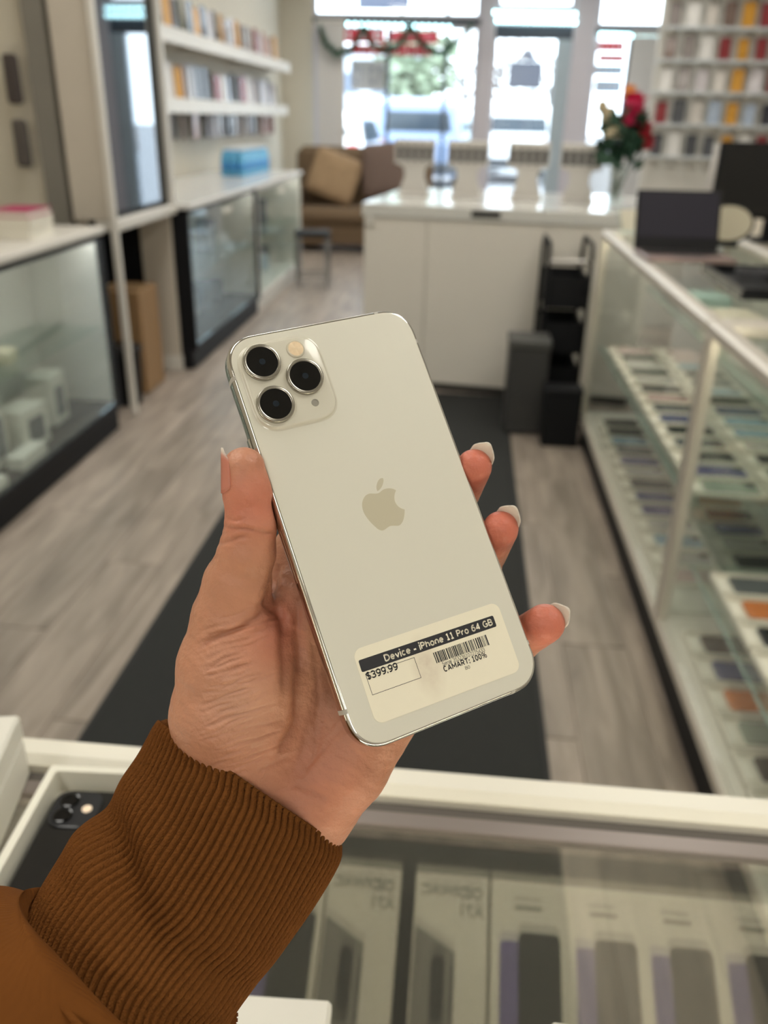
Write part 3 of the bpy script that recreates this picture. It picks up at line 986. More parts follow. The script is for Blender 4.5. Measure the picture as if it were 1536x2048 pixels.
# flowers in a glass vase
vp = (.80, 5.0, .9955)
e = empty('flower_vase', vp)
MB().lathe([(.045, 0), (.05, .01), (.04, .06), (.035, .12), (.05, .20), (.046, .20), (.031, .12), (.036, .06), (.04, .015)], n=20).build('glass_vase', glass('vase_glass', (.93, .96, .96), .12), e, True)
stm = MB(); lf = MB(); rs2 = np.random.RandomState(11)
heads = [((.04, 0, .49), 'pink', .072), ((.02, -.03, .43), 'pink', .055), ((.11, .0, .37), 'red', .055), ((.13, -.02, .31), 'red', .045), ((-.09, 0, .44), 'cream', .05),
         ((-.06, -.04, .36), 'cream', .045), ((.01, .03, .55), 'peach', .045), ((-.12, .02, .48), 'cream', .04)]
fm_ = {'pink': (204, 42, 92), 'red': (168, 22, 44), 'cream': (220, 208, 180), 'peach': (230, 170, 110)}
for (hx, hy, hz), cn, r in heads:
    stm.tube([(0, 0, .02), (hx * .4, hy * .4, hz * .55), (hx, hy, hz)], .004, 6)
for k in range(150):
    v = np.array([rs2.uniform(-.11, .11), rs2.uniform(-.08, .08), rs2.uniform(.20, .46)])
    a = rs2.randn(3); a /= np.linalg.norm(a); b = np.cross(a, rs2.randn(3)); b /= np.linalg.norm(b)
    lf.add([v - a * .05, v + b * .026, v + a * .05, v - b * .026], [(0, 1, 2, 3)])
stm.build('stems', mat('stem_green', (52, 84, 58), .7), e, True)
o = lf.build('leaves', mat('leaf_dark', (44, 76, 58), .6, var=.3), e); o['kind'] = 'stuff'
for (hx, hy, hz), cn, r in heads:
    fl = MB()
    c_ = np.array([hx, hy, hz])
    prof = [(r * .75 * math.cos(a), r * .7 * math.sin(a)) for a in np.linspace(-1.4, 1.4, 9)]
    fl.lathe(prof, c_, 12)
    for ring_, (n_, tilt, rr) in enumerate(((5, .5, .9), (7, 1.0, 1.05), (8, 1.5, 1.15), (7, 2.0, 1.1))):
        for q in range(n_):
            a = 2 * PI * q / n_ + ring_ * .4
            d = np.array([math.cos(a) * math.sin(tilt), math.sin(a) * math.sin(tilt), math.cos(tilt)]); s_ = np.array([-math.sin(a), math.cos(a), 0])
            fl.add([c_ + d * r * .4, c_ + d * r * rr * .8 + s_ * r * .42, c_ + d * r * rr * 1.12 + s_ * r * .2, c_ + d * r * rr * 1.12 - s_ * r * .2, c_ + d * r * rr * .8 - s_ * r * .42], [(0, 1, 2, 3, 4)])
    fl.build('flower_head', mat('petal_' + cn, fm_[cn], .6, var=.15), e)
tag(e, 'glass vase of pink, red and cream flowers on the desk end', 'flower vase')

# --- black runner mat
e = empty('runner_mat', (0, .55, 0))
MB().bb(-.865, .268, 0, 4.03, .0002, .008, .003).build('mat_pile', mat('black_runner', (34, 35, 34), .95, var=.2, scale=60, bump=.3, bscale=300), e)
for x_ in (-.872, .262):
    MB().bb(x_, x_ + .013, 0, 4.03, .0002, .0095, .002).build('edge_binding', mat('mat_binding', (26, 26, 26), .7), e)
tag(e, 'long black runner mat lying on the grey floor', 'mat')

# --- black trolley and boxes by the desk
e = empty('utility_cart', (.50, 4.34, 0))
hx_, hy_ = .10, .17
for x in (-hx_, hx_):
    MB().tube([(x, -hy_, .05), (x, -hy_, .84), (x, -hy_ + .03, .88), (x, hy_ - .03, .88), (x, hy_, .84), (x, hy_, .05)], .011, 8).build('side_frame', BLACK, e, True)
for z in (.14, .36, .58):
    b = MB().bb(-hx_ + .005, hx_ - .005, -hy_ + .01, hy_ - .01, z, z + .008)
    b.bb(-hx_ + .005, hx_ - .005, -hy_ + .01, -hy_ + .016, z + .008, z + .15).bb(-hx_ + .005, hx_ - .005, hy_ - .016, hy_ - .01, z + .008, z + .15)
    b.bb(-hx_ + .005, -hx_ + .011, -hy_ + .016, hy_ - .016, z + .008, z + .15).bb(hx_ - .011, hx_ - .005, -hy_ + .016, hy_ - .016, z + .008, z + .15)
    b.build('basket', BLACK, e)
for x in (-hx_, hx_):
    for y in (-hy_, hy_):
        MB().lathe([(.012, -.01), (.024, -.01), (.024, .01), (.012, .01)], (x, y, .024), 12, [[1, 0, 0], [0, 0, 1], [0, -1, 0]]).build('caster', DARKMET, e)
MB().tube([(-hx_, -hy_, .80), (hx_, -hy_, .80)], .011, 8).build('push_bar', mat('cart_bar_grey', (150, 146, 140), .3, .6), e)
tag(e, 'black wire utility cart between the desk and the glass showcase', 'cart')
e = empty('storage_box', (.335, 4.05, .0095))
MB().bb(-.095, .095, -.095, .095, 0, .42, .006).build('box_body', mat('dark_grey_box', (52, 52, 52), .5), e)
MB().bb(-.1, .1, -.1, .1, .42, .46, .006).build('box_lid', mat('charcoal_lid', (72, 72, 70), .5), e)
tag(e, 'tall dark grey lidded box on the floor before the desk', 'box')
e = empty('storage_box', (.50, 3.87, .0005))
MB().bb(-.085, .085, -.06, .06, 0, .26, .006).build('box_body', BLACK, e)
MB().bb(-.088, .088, -.063, .063, .26, .28, .005).build('box_lid', BLACK, e)
tag(e, 'low black box on the floor in front of the utility cart', 'box')

# ================================================================== RIGHT SHOWCASES
SX0, SX1, ZS = .60, 1.16, .975
LED = emitter('warm_led_strip', (1.0, 0.90, 0.68), LED_LIGHT)
DECK = mat('showcase_deck', (198, 194, 184), .5, var=.04)


def showcase(y0, y1, shelves, label):
    e = empty('glass_showcase', (SX0, y0, 0))
    w, d = y1 - y0, SX1 - SX0
    MB().bb(.012, d, 0, w, 0, .105).build('plinth', BLACK, e)
    MB().bb(0, d, 0, w, .105, .14, .004).build('base_frame', ALU, e)
    MB().bb(.02, d - .02, .02, w - .02, .14, .146).build('deck', DECK, e)
    for x in (0, d - .03):
        for y in (0, w - .028):
            MB().bb(x, x + .028, y, y + .028, .14, ZS - .034, .004).build('corner_post', ALU, e)
    for x in (0, d - .036):
        MB().bb(x - .006, x + .038, 0, w, ZS - .036, ZS + .002, .009).build('top_rail', ALU, e)
    for y in (0, w - .034):
        MB().bb(.036, d - .036, y, y + .034, ZS - .034, ZS, .008).build('cross_rail', ALU, e)
    MB().bb(.008, .014, .03, w - .03, .142, ZS - .036).build('front_pane', CLEAR, e)
    for y in (.008, w - .014):
        MB().bb(.03, d - .03, y, y + .006, .142, ZS - .036).build('end_pane', CLEAR, e)
    MB().bb(.036, d - .036, .034, w - .034, ZS - .012, ZS - .006).build('top_pane', CLEAR, e)
    MB().bb(d - .016, d - .008, .03, w - .03, .142, ZS - .036).build('rear_panel', mat('mirror_grey_rear', (190, 190, 182), .3), e)
    for z, xi in shelves:
        MB().bb(xi, d - .03, .032, w - .032, z, z + .008).build('glass_shelf', SHELFGLASS, e)
        MB().bb(xi - .003, xi, .032, w - .032, z, z + .008).build('shelf_edge', mat('polished_glass_edge', (150, 176, 168), .2), e)
    MB().bb(.030, .040, .05, w - .05, ZS - .040, ZS - .034).build('led_or_fill_strip', LED, e)
    tag(e, label, 'showcase', 'glass showcases')
    return e


YC = 2.10
far_case = showcase(YC + .001, 3.95, ((.46, .05), (.735, .22)), 'far aluminium framed glass showcase on the right, below the laptop')
near_case = showcase(.50, YC - .001, ((.32, .06), (.62, .24)), 'near aluminium framed glass showcase full of phones on the right')

TRAYW = mat('tray_white', (218, 213, 200), .5, var=.03)
tb = slab(.205, .112, .006, .006, .001, 3)
o_ = rrect(.205, .112, .006, 3); i_ = rrect(.193, .100, .004, 3)
tb.loops([[(x, y, .0055) for x, y in o_], [(x, y, .016) for x, y in o_], [(x, y, .016) for x, y in i_], [(x, y, .0055) for x, y in i_]], False, False)
TRAY_ME = tb.mesh('phone_tray'); TRAY_ME.materials.append(TRAYW)
TAG_ME = MB().box((-.083, 0, .0085), (.022, .06, .003), .0005).mesh('price_tag'); TAG_ME.materials.append(mat('tag_white', (235, 230, 218), .5))
PH_ME = slab(.150, .074, .008, .010, .0015, 4).mesh('display_phone')
SCR_ME = slab(.143, .067, .0006, .007, .0002, 4, z0=.0081).mesh('screen')
CAMB_ME = slab(.028, .028, .0014, .006, .0004, 4, cx=.056, cy=.018, z0=.0081).mesh('camera_block')
PHCOL = [((34, 36, 40), 'black'), ((150, 182, 200), 'light blue'), ((66, 78, 128), 'navy'), ((200, 196, 190), 'silver'), ((52, 62, 60), 'dark green'), ((212, 182, 178), 'rose'),
         ((92, 96, 100), 'grey'), ((92, 90, 140), 'violet'), ((214, 124, 60), 'orange'), ((150, 162, 150), 'sage'), ((44, 52, 68), 'midnight')]
PHM = {}
for c, n in PHCOL:
    PHM[n] = mat('phone_' + n.replace(' ', '_'), c, .25, .2, coat=.4)
rs = np.random.RandomState(21)


def phone_on_tray(x, y, z, cn, where, front, tray=True, rz=0.0):
    zz = z
    if tray:
        t = bpy.data.objects.new('phone_tray', TRAY_ME); COL.objects.link(t); t.location = (x, y, z + .0006); t.rotation_euler = (0, 0, rz)
        g = bpy.data.objects.new('price_tag', TAG_ME); COL.objects.link(g); g.parent = t
        tag(t, 'white tray under the %s phone, %s' % (cn, where), 'tray', 'white phone trays in the showcases')
        zz = z + .0072
    me = bpy.data.meshes.get('display_phone_' + cn)
    if me is None:
        me = PH_ME.copy(); me.name = 'display_phone_' + cn; me.materials.append(PHM[cn])
    p = bpy.data.objects.new('display_phone', me); COL.objects.link(p); p.location = (x + .014, y, zz); p.rotation_euler = (0, 0, rz)
    if front:
        s = bpy.data.objects.new('screen', SCR_ME if SCR_ME.materials else SCR_ME); COL.objects.link(s)
        if not SCR_ME.materials:
            SCR_ME.materials.append(BLACKGLASS)
        s.parent = p
    else:
        if not CAMB_ME.materials:
            CAMB_ME.materials.append(mat('camera_block_dark', (26, 27, 30), .15))
        s = bpy.data.objects.new('camera_block', CAMB_ME); COL.objects.link(s); s.parent = p
    tag(p, '%s phone, %s' % (cn, where), 'phone', 'phones lying in the showcases')


def fill(y0, y1, z, xs_, case, level, pitch=.119, special={}):
    n = int((y1 - y0) / pitch)
    for j, x in enumerate(xs_):
        for i in range(n):
            y = y1 - (i + .5) * pitch
            cn = special.get((j, i)) or PHCOL[rs.choice(len(PHCOL), p=[.24, .1, .1, .12, .07, .08, .1, .06, .02, .06, .05])][1]
            phone_on_tray(x, y, z, cn, '%s from far end, %s column, %s case %s' % (ORD[i], ('left', 'right')[j], case, level),
                          rs.rand() < .4 and cn in ('black', 'midnight', 'dark green'), True, rs.uniform(-.03, .03))


fill(2.16, 3.80, .146, (SX0 + .145, SX0 + .37), 'far', 'bottom', special={(0, 3): 'grey', (0, 12): 'rose'})
fill(2.16, 3.86, .468, (SX0 + .17, SX0 + .39), 'far', 'shelf', special={(1, 1): 'rose', (0, 2): 'silver'})
fill(.60, 2.00, .146, (SX0 + .15, SX0 + .37), 'near', 'bottom', special={(0, 1): 'navy', (0, 4): 'black', (0, 5): 'light blue', (0, 6): 'black', (0, 7): 'violet', (0, 8): 'sage', (0, 9): 'rose'})
fill(.60, 2.00, .328, (SX0 + .19, SX0 + .41), 'near', 'shelf', special={(0, 1): 'orange', (0, 2): 'midnight', (0, 5): 'navy', (0, 6): 'light blue', (0, 7): 'black', (0, 8): 'violet'})
for i, (x, y, z, s, cn) in enumerate(((.96, 3.05, .744, (.16, .24, .06), 'cream'), (.94, 2.55, .744, (.18, .26, .05), 'white'), (.98, 3.5, .744, (.12, .16, .05), 'mint'),
                                      (1.0, 1.75, .629, (.16, .3, .07), 'ivory'), (1.0, 1.25, .629, (.16, .26, .09), 'pearl'), (1.0, .85, .629, (.16, .22, .07), 'chalk'))):
    white_box((x, y, z), s, '%s box on the upper glass shelf, %s case, %s from its far end' % (cn, 'far' if i < 3 else 'near', ORD[(1, 2, 0, 0, 1, 2)[i]]), 'boxes on upper showcase shelves', .1,
              mat('carton_' + cn, {'cream': (226, 218, 196), 'white': (222, 220, 214), 'mint': (178, 206, 196), 'ivory': (220, 214, 200), 'pearl': (214, 210, 206), 'chalk': (226, 222, 214)}[cn], .5))

# --- things on the right showcase top
e = empty('laptop', (.755, 3.22, ZS + .0025), (0, 0, .06))
LAPM = mat('laptop_black', (26, 26, 29), .5, var=.1, spec=.25)
lw, ld = .30, .21
MB().bb(-lw / 2, lw / 2, -ld, 0, 0, .016, .005).build('base', mat('laptop_rose_edge', (132, 112, 108), .35, .3), e)
kb = MB()
for r_ in range(5):
    for c_ in range(13):
        kb.box((-lw / 2 + .025 + c_ * .0208, -.03 - r_ * .0205, .0172), (.017, .0165, .0024), .001)
kb.build('keyboard', LAPM, e)
MB().bb(-.05, .05, -ld + .012, -.14, .0161, .0168).build('touchpad', mat('touchpad_grey', (86, 80, 80), .3), e)
tl = .30
ct, st_ = math.cos(tl), math.sin(tl)
R_ = [[1, 0, 0], [0, ct, st_], [0, -st_, ct]]
lid = MB().box(tuple(np.array(R_) @ np.array([0, .004, .105]) + np.array([0, 0, .014])), (lw, .008, .205), .003, R_).build('lid', LAPM, e)
MB().box(tuple(np.array(R_) @ np.array([0, -.0006, .122]) + np.array([0, 0, .014])), (lw - .02, .001, .155), .0, R_).build('screen', mat('dim_screen', (50, 48, 58), .45, spec=.2), lid)
tag(e, 'open black laptop with a dim screen on the right showcase', 'laptop')

e = empty('oval_mirror', (1.00, 3.50, ZS + .001), (0, 0, -.25))
ax_ = [[1, 0, 0], [0, .36, -.93], [0, .93, .36]]
def oval(a, b, t0, t1, n=28):
    return MB().loops([[(a * math.cos(2 * PI * k / n), b * math.sin(2 * PI * k / n), t) for k in range(n)] for t in (t0, t1)])
m_ = oval(.095, .075, -.01, .004); P_ = np.array(m_.v) @ np.array(ax_).T + np.array([0, 0, .085]); m_.v = [tuple(p) for p in P_]; m_.build('dark_rim', BLACK, e)
m_ = oval(.086, .066, .004, .007); P_ = np.array(m_.v) @ np.array(ax_).T + np.array([0, 0, .085]); m_.v = [tuple(p) for p in P_]; m_.build('beige_face', mat('beige_face', (168, 160, 138), .35), e)
MB().bb(-.05, .05, .0, .09, 0, .012, .004).tube([(0, .03, .01), (0, .03, .08)], .01, 8).build('foot', BLACK, e)
tag(e, 'beige oval panel with dark rim standing behind the laptop', 'mirror')
e = empty('headset', (.945, 3.72, ZS + .0005), (0, 0, .3))
arc = [(.08 * math.cos(a), 0, .05 + .10 * math.sin(a)) for a in np.linspace(-.2, PI + .2, 16)]
MB().tube(arc, .010, 8).build('headband', BLACK, e, True)
for s in (-1, 1):
    MB().lathe([(.02, -.014), (.034, -.01), (.034, .01), (.02, .014)], (s * .078, 0, .035), 16, [[0, 0, 1], [1, 0, 0], [0, 1, 0]]).build('ear_cup', DARKMET, e, True)
tag(e, 'black headset standing on the far end of the showcase', 'headset')

e = empty('accessory_tray', (.92, 2.60, ZS + .0005))
MB().bb(-.17, .17, -.22, .22, 0, .006).bb(-.17, -.16, -.22, .22, .006, .03).bb(.16, .17, -.22, .22, .006, .03).bb(-.16, .16, -.22, -.21, .006, .03).bb(-.16, .16, .21, .22, .006, .03).build('tray_body', BLACK, e)
MB().bb(-.005, .005, -.21, .21, .006, .028).build('divider', BLACK, e)
tag(e, 'black accessory tray on the showcase in front of the laptop', 'tray')
white_box((.96, 2.50, ZS + .008), (.05, .07, .055), 'small white charger box standing in the black accessory tray', 'boxes in the accessory tray', .5)
e = empty('cable_coil', (.86, 2.66, ZS + .012))
MB().tube([(.045 * math.cos(a) * (1 + .1 * math.sin(3 * a)), .05 * math.sin(a), .006 + .0012 * a) for a in np.linspace(0, 6 * PI, 80)], .004, 6).build('cable', mat('cable_grey', (70, 70, 74), .5), e, True)
MB().box((.05, .01, .008), (.03, .012, .008), .002).build('plug', DARKMET, e)
tag(e, 'grey coiled cable lying in the black accessory tray', 'cable')
e = empty('purple_pouch', (1.05, 2.66, ZS + .008), (0, 0, .2))
MB().box((0, 0, .03), (.05, .14, .055), .012).build('pouch_body', mat('clear_lilac_bag', (176, 160, 186), .3), e)
MB().box((0, 0, .06), (.052, .142, .006), .002).build('zip_strip', mat('purple_zip', (138, 60, 150), .4), e)
tag(e, 'lilac pouch with a purple zip in the accessory tray', 'pouch')
e = empty('leaflet_holder', (.70, 3.83, ZS + .0005), (0, 0, .5))
MB().box((0, .02, .05), (.11, .004, .10), .0, [[1, 0, 0], [0, .9, .43], [0, -.43, .9]]).bb(-.055, .055, -.03, .05, 0, .004).build('clear_stand', glass('acrylic', (.9, .95, .95), .15), e)
MB().box((0, .012, .055), (.10, .002, .09), .0, [[1, 0, 0], [0, .9, .43], [0, -.43, .9]]).build('leaflet', mat('leaflet_cream', (214, 208, 190), .5), e)
tag(e, 'small leaflet holder at the far corner of the showcase', 'holder')

# --- back counter, monitor, bag
e = empty('back_counter', (1.42, 2.0, 0))
MB().bb(0, .6, 0, 3.9, .87, .905, .004).build('worktop_board', mat('beige_laminate', (206, 196, 178), .4), e)
MB().bb(.03, .6, .02, 3.88, 0, .87).build('carcass', WHITE, e)
for i in range(4):
    MB().bb(.012, .03, .04 + i * .96, .96 + i * .96, .08, .86, .003).build('door', WHITE, e)
tag(e, 'beige topped back counter along the right side', 'counter')
mp_ = at(1500, 440, 4.35)
e = empty('monitor', (1.50, 4.35, .9055), (0, 0, .05))
MB().box((-.06, 0, .265), (.60, .03, .33), .006).build('housing', BLACK, e)
MB().box((-.06, -.0158, .27), (.58, .001, .30)).build('screen', BLACKGLASS, e)
MB().bb(-.09, -.03, -.0, .03, .01, .16, .006).build('stand_neck', BLACK, e)
MB().box((-.06, .0, .006), (.24, .18, .012), .005).build('stand_base', BLACK, e)
tag(e, 'black computer monitor at the right edge above the laptop', 'monitor')
e = empty('white_canister', (1.53, 5.62, .9055))
MB().lathe([(.085, 0), (.09, .01), (.085, .36), (.08, .38)], n=24).build('canister_body', mat('grey_white_canister', (196, 190, 184), .45), e, 40)
MB().lathe([(.088, .375), (.088, .395), (.03, .402)], n=24).build('canister_lid', WHITE, e, 40)
tag(e, 'tall grey-white canister standing right of the flowers', 'canister')
e = empty('small_bottle', (1.47, 4.8, .9055))
MB().lathe([(.03, 0), (.032, .01), (.032, .10), (.014, .13), (.014, .15)], n=16).build('bottle_body', mat('bottle_white', (226, 222, 216), .3), e, 40)
MB().lathe([(.016, .148), (.016, .168)], n=14).build('bottle_cap', ALU, e, 40)
tag(e, 'small white bottle on the back counter left of the monitor', 'bottle')

# --- rack of phone cases on the right
RY = 6.62
struct(MB().bb(1.22, XR, RY, RY + .06, 0, ZC).build('wall_rack', WALLW))
ZR = (1.20, 1.402, 1.60, 1.79, 1.98, 2.17)
ACR = glass('acrylic_shelf', (.93, .96, .97), .14)
for r_, z in enumerate(ZR):
    e = empty('case_shelf', (1.22, RY, z))
    MB().bb(0, 1.2, -.13, 0, -.008, 0).build('acrylic_board', ACR, e)
    MB().bb(0, 1.2, -.133, -.13, -.010, .006).build('front_lip', mat('acrylic_edge', (204, 210, 214), .2), e)
    for x in (.05, .6, 1.15):
        MB().bb(x - .006, x + .006, -.12, 0, -.03, -.008).build('bracket', ALU, e)
    tag(e, 'clear shelf of phone cases on the right rack, %s from the bottom' % ORD[r_], 'shelf', 'shelves of the right rack')
    for i in range(10):
        cn = 'amber' if (i == 4 and r_ < 5) else ('dark red' if i in (5, 6) and rs.rand() < .4 else CASECOL[rs.choice(12, p=np.array([3, 3, 3, 1, 3, 2, 2, 3, 1, 0, 4, 1]) / 26.)][1])
        o = bpy.data.objects.new('phone_case', CASE_ME[cn]); COL.objects.link(o)
        s_ = rs.uniform(.85, 1.0)
        o.location = (1.285 + i * .118, RY - .075, z + .0006); o.rotation_euler = (-.05, 0, rs.uniform(-.3, .3)); o.scale = (s_, s_, s_ * .92)
        tag(o, '%s phone case, %s from the left on the %s shelf of the right rack' % (cn, ORD[i], ORD[r_]), 'phone case', 'phone cases on the right rack')

# ================================================================== FRONT SHOWCASE UNDER THE HAND
CW = mat('cream_white_rail', (232, 228, 214), .35, var=.02)
GASK = mat('rubber_gasket', (96, 90, 84), .6)
FRONTG = glass('front_pane_glass', (.95, .95, .93), .27, (1, .96, .9), fres=False, rough=.015)
TOPG = glass('counter_top_glass', (.95, .965, .955), .05)
GZ = .963
e = empty('counter_showcase', (-.38, 0, 0))
W2 = .975
MB().bb(-W2, W2, .449, .476, GZ - .022, ZS, .006).build('front_rail', CW, e)
MB().bb(-W2, W2, .439, .449, GZ - .007, GZ - .001).build('gasket', GASK, e)
MB().bb(-W2, W2, .426, .439, GZ - .0055, GZ + .002, .001).build('channel_strip', mat('channel_alu', (150, 140, 136), .35, .5), e)
MB().bb(-W2, W2, -.02, .426, GZ - .006, GZ).build('top_pane', TOPG, e)
MB().bb(-W2, W2, .459, .465, .14, GZ - .022).build('front_pane', FRONTG, e)
MB().bb(-W2, W2, .44, .476, .10, .14, .004).build('base_rail', ALU, e)
MB().bb(-W2, W2, -.05, .46, 0, .10).build('plinth', BLACK, e)
MB().bb(-W2, W2, -.03, .44, .135, .142).build('deck', mat('dark_deck', (46, 46, 46), .6), e)
MB().bb(-W2, W2, -.05, -.02, GZ - .035, ZS, .006).build('rear_rail', CW, e)
for x in (-W2, W2 - .028):
    MB().bb(x, x + .028, .448, .474, .14, GZ - .036, .004).build('corner_post', ALU, e)
MB().bb(-W2 + .03, W2 - .03, .005, .02, GZ - .05, GZ - .04).build('led_or_fill_strip', LED, e)  # unseen strip added to brighten the boxes mirrored in the front pane
tag(e, 'glass topped counter showcase with a cream white rail in the foreground', 'showcase')

e = empty('display_ramp', (-.38, .20, .142))
MB().add([(-.93, -.06, 0), (.93, -.06, 0), (.93, .22, 0), (-.93, .22, 0), (-.93, -.06, .44), (.93, -.06, .44), (.93, .22, .28), (-.93, .22, .28)],
         [(0, 3, 2, 1), (4, 5, 6, 7), (0, 1, 5, 4), (1, 2, 6, 5), (2, 3, 7, 6), (3, 0, 4, 7)]).build('ramp_body', mat('ramp_black', (30, 30, 30), .6), e)
MB().bb(-.93, .93, .205, .22, .281, .294).build('ramp_stop', BLACK, e)
tag(e, 'black sloping display ramp inside the counter showcase', 'display ramp')

# phone boxes lying on the ramp, face up towards the front pane (seen mirrored in it)
ex = np.array([-1., 0, 0]); ey = np.array([0, -.868, .496]); ez = np.cross(ex, ey)


def text_mesh(body, size, name, bold=0.0, align='CENTER'):
    cu = bpy.data.curves.new(name, 'FONT'); cu.body = body; cu.size = size; cu.align_x = align; cu.align_y = 'BOTTOM_BASELINE'
    cu.offset = bold; cu.resolution_u = 3; cu.fill_mode = 'FRONT' if hasattr(cu, 'fill_mode') else 'BOTH'
    o = bpy.data.objects.new(name, cu); COL.objects.link(o)
    dg = bpy.context.evaluated_depsgraph_get()
    me = bpy.data.meshes.new_from_object(o.evaluated_get(dg))
    bpy.data.objects.remove(o); bpy.data.curves.remove(cu)
    me.name = name
    return me


BOXW = mat('phone_box_white', (220, 216, 206), .5, var=.03)
INK = mat('print_ink_grey', (84, 84, 80), .6)
txt1 = text_mesh('OIDIWAC', .0155, 'box_lettering', .0006); txt1.materials.append(INK)
txt2 = text_mesh('A71', .017, 'model_lettering', .0004); txt2.materials.append(INK)
for k, (u, v, kind) in enumerate(((590, 1752, 'c'), (733, 1742, 'a'), (905, 1752, 'a'), (1053, 1775, 'b'), (1205, 1752, 'b'), (1350, 1768, 'b'), (1492, 1800, 'b'))):
    pv = at(u, v, .71)
    c = np.array([pv[0], .924 - .71, .613]) - ey * .09
    e = empty('phone_box'); e.matrix_world = Matrix(((ex[0], ey[0], ez[0], c[0]), (ex[1], ey[1], ez[1], c[1]), (ex[2], ey[2], ez[2], c[2]), (0, 0, 0, 1)))
    MB().box((0, 0, -.012), (.083, .18, .024), .0015).build('carton', BOXW, e)
    if kind == 'a':
        for me, xx, yy in ((txt1, 0, .067), (txt2, -.022, .047)):
            o = link(me.name, me, None, e); o.location = (xx, yy, .0003)
        MB().add([(.0395, .035, .0002), (.0395, -.085, .0002), (-.006, -.085, .0002), (-.006, .01, .0002)], [(0, 3, 2, 1)]).build('printed_shade', mat('print_grey', (128, 126, 120), .6), e)
        slab(.015, .072, .0004, .007, .0001, 5, .012, -.03, .0003).build('printed_phone', mat('print_phone_dark', (40, 40, 38), .5), e)
        slab(.004, .072, .0004, .0015, .0001, 3, -.004, -.04, .0003).build('printed_stripe', mat('print_mid', (92, 90, 88), .5), e)
    else:
        slab(.046, .118, .0004, .007, .0001, 5, -.012, -.022, .0003).build('printed_phone', mat('print_phone_dark', (40, 40, 38), .5), e)
        slab(.022, .106, .0003, .004, .0001, 5, .020, -.026, .0002).build('printed_screen', mat('print_violet', (112, 104, 150), .5), e)
        MB().box((0, .062, .0004), (.03, .005, .0006)).build('box_lettering', INK, e)
    lb = {0: 'leftmost phone box, half hidden by the cuff, under the counter glass', 1: 'phone box with mirrored lettering nearest the brown cuff, under the counter glass',
          2: 'second phone box with mirrored lettering from the cuff, under the counter glass', 3: 'phone box with violet phone picture beside the dark mat edge, under the glass',
          4: 'faint phone box over the wooden floor reflection, left one, under the glass', 5: 'faint phone box over the wooden floor reflection, middle one, under the glass',
          6: 'faint phone box over the wooden floor reflection, right one, under the glass'}[k]
    tag(e, lb, 'box', 'phone boxes on the ramp')

# --- things lying on the counter glass
zr = GZ + .0005


def plan_rot(p, q):
    """heading of q as seen from p"""
    return math.atan2(q[1] - p[1], q[0] - p[0])


# tall white box at the left edge
p = atz(62, 1546, zr); q = atz(0, 1700, zr)
hb = at(53, 1430, p[1])[2] - zr
a = plan_rot(p, q) + PI / 2
e = empty('phone_box', tuple(p), (0, 0, a))
MB().bb(-.09, 0, -.17, 0, 0, hb * .62, .002).build('carton_base', MATTE_W, e)
MB().bb(-.0905, .0005, -.1705, .0005, hb * .62 + .0003, hb, .002).build('carton_lid', MATTE_W, e)
slab(.03, .05, .0004, .008, .0001, 5, -.06, -.03, hb).build('printed_mark', GREYP, e)
tag(e, 'closed white phone box at the left edge of the counter glass', 'box')

# open white box with a black phone in it
zr2 = GZ + .026
p = atz(103, 1531, zr2); q = atz(0, 1712, zr2)
a = plan_rot(p, q) + PI / 2
e = empty('open_phone_box', (p[0], p[1], zr), (0, 0, a))
BW, BL = .096, .178
MB().bb(0, BW, -BL, 0, 0, .008).build('tray_floor', MATTE_W, e)
rim = MB()
o_ = [(x, y) for x, y in rrect(BW, BL, .003, 3, BW / 2, -BL / 2)]; i_ = [(x, y) for x, y in rrect(BW - .011, BL - .011, .002, 3, BW / 2, -BL / 2)]
rim.loops([[(x, y, .008) for x, y in o_], [(x, y, .026) for x, y in o_], [(x, y, .026) for x, y in i_], [(x, y, .008) for x, y in i_]], False, False)
rim.build('tray_rim', mat('tray_rim_white', (232, 229, 214), .45, var=.02), e)
tag(e, 'open white box holding a black phone beside the brown cuff', 'box')
e2 = empty('black_phone', (p[0], p[1], zr), (0, 0, a))
PBK = mat('phone_gloss_black', (22, 22, 24), .12, coat=.5)
slab(.0757, .1509, .008, .012, .002, 8, BW / 2 - .002, -BL / 2 + .002, .0086).build('body', PBK, e2, 40)
cb = slab(.031, .031, .0014, .009, .0005, 8, BW / 2 - .002 - .0757 / 2 + .0195, -BL / 2 + .002 + .1509 / 2 - .0195, .0167).build('camera_bump', mat('bump_black', (38, 39, 42), .2), e2, 40)
bx_, by_ = BW / 2 - .002 - .0757 / 2 + .0195, -BL / 2 + .002 + .1509 / 2 - .0195
for dy in (.0065, -.0068):
    MB().lathe([(.0062, .018), (.0062, .0192), (.0052, .0194), (.005, .0189)], (bx_ - .0062, by_ + dy, 0), 24).build('lens', mat('lens_black', (8, 8, 10), .05), cb, 40)
MB().lathe([(.0032, .018), (.0032, .0186), (.0026, .0188)], (bx_ + .0075, by_, 0), 18).build('flash', mat('flash_cream', (238, 214, 186), .2, emit=.25), cb, 40)
slab(.013, .015, .0002, .006, .00005, 6, BW / 2 - .002, -BL / 2 + .008, .0167).build('emblem', mat('emblem_dark', (52, 50, 52), .12, .4), e2)
tag(e2, 'black two-lens phone lying in the open white box', 'phone')

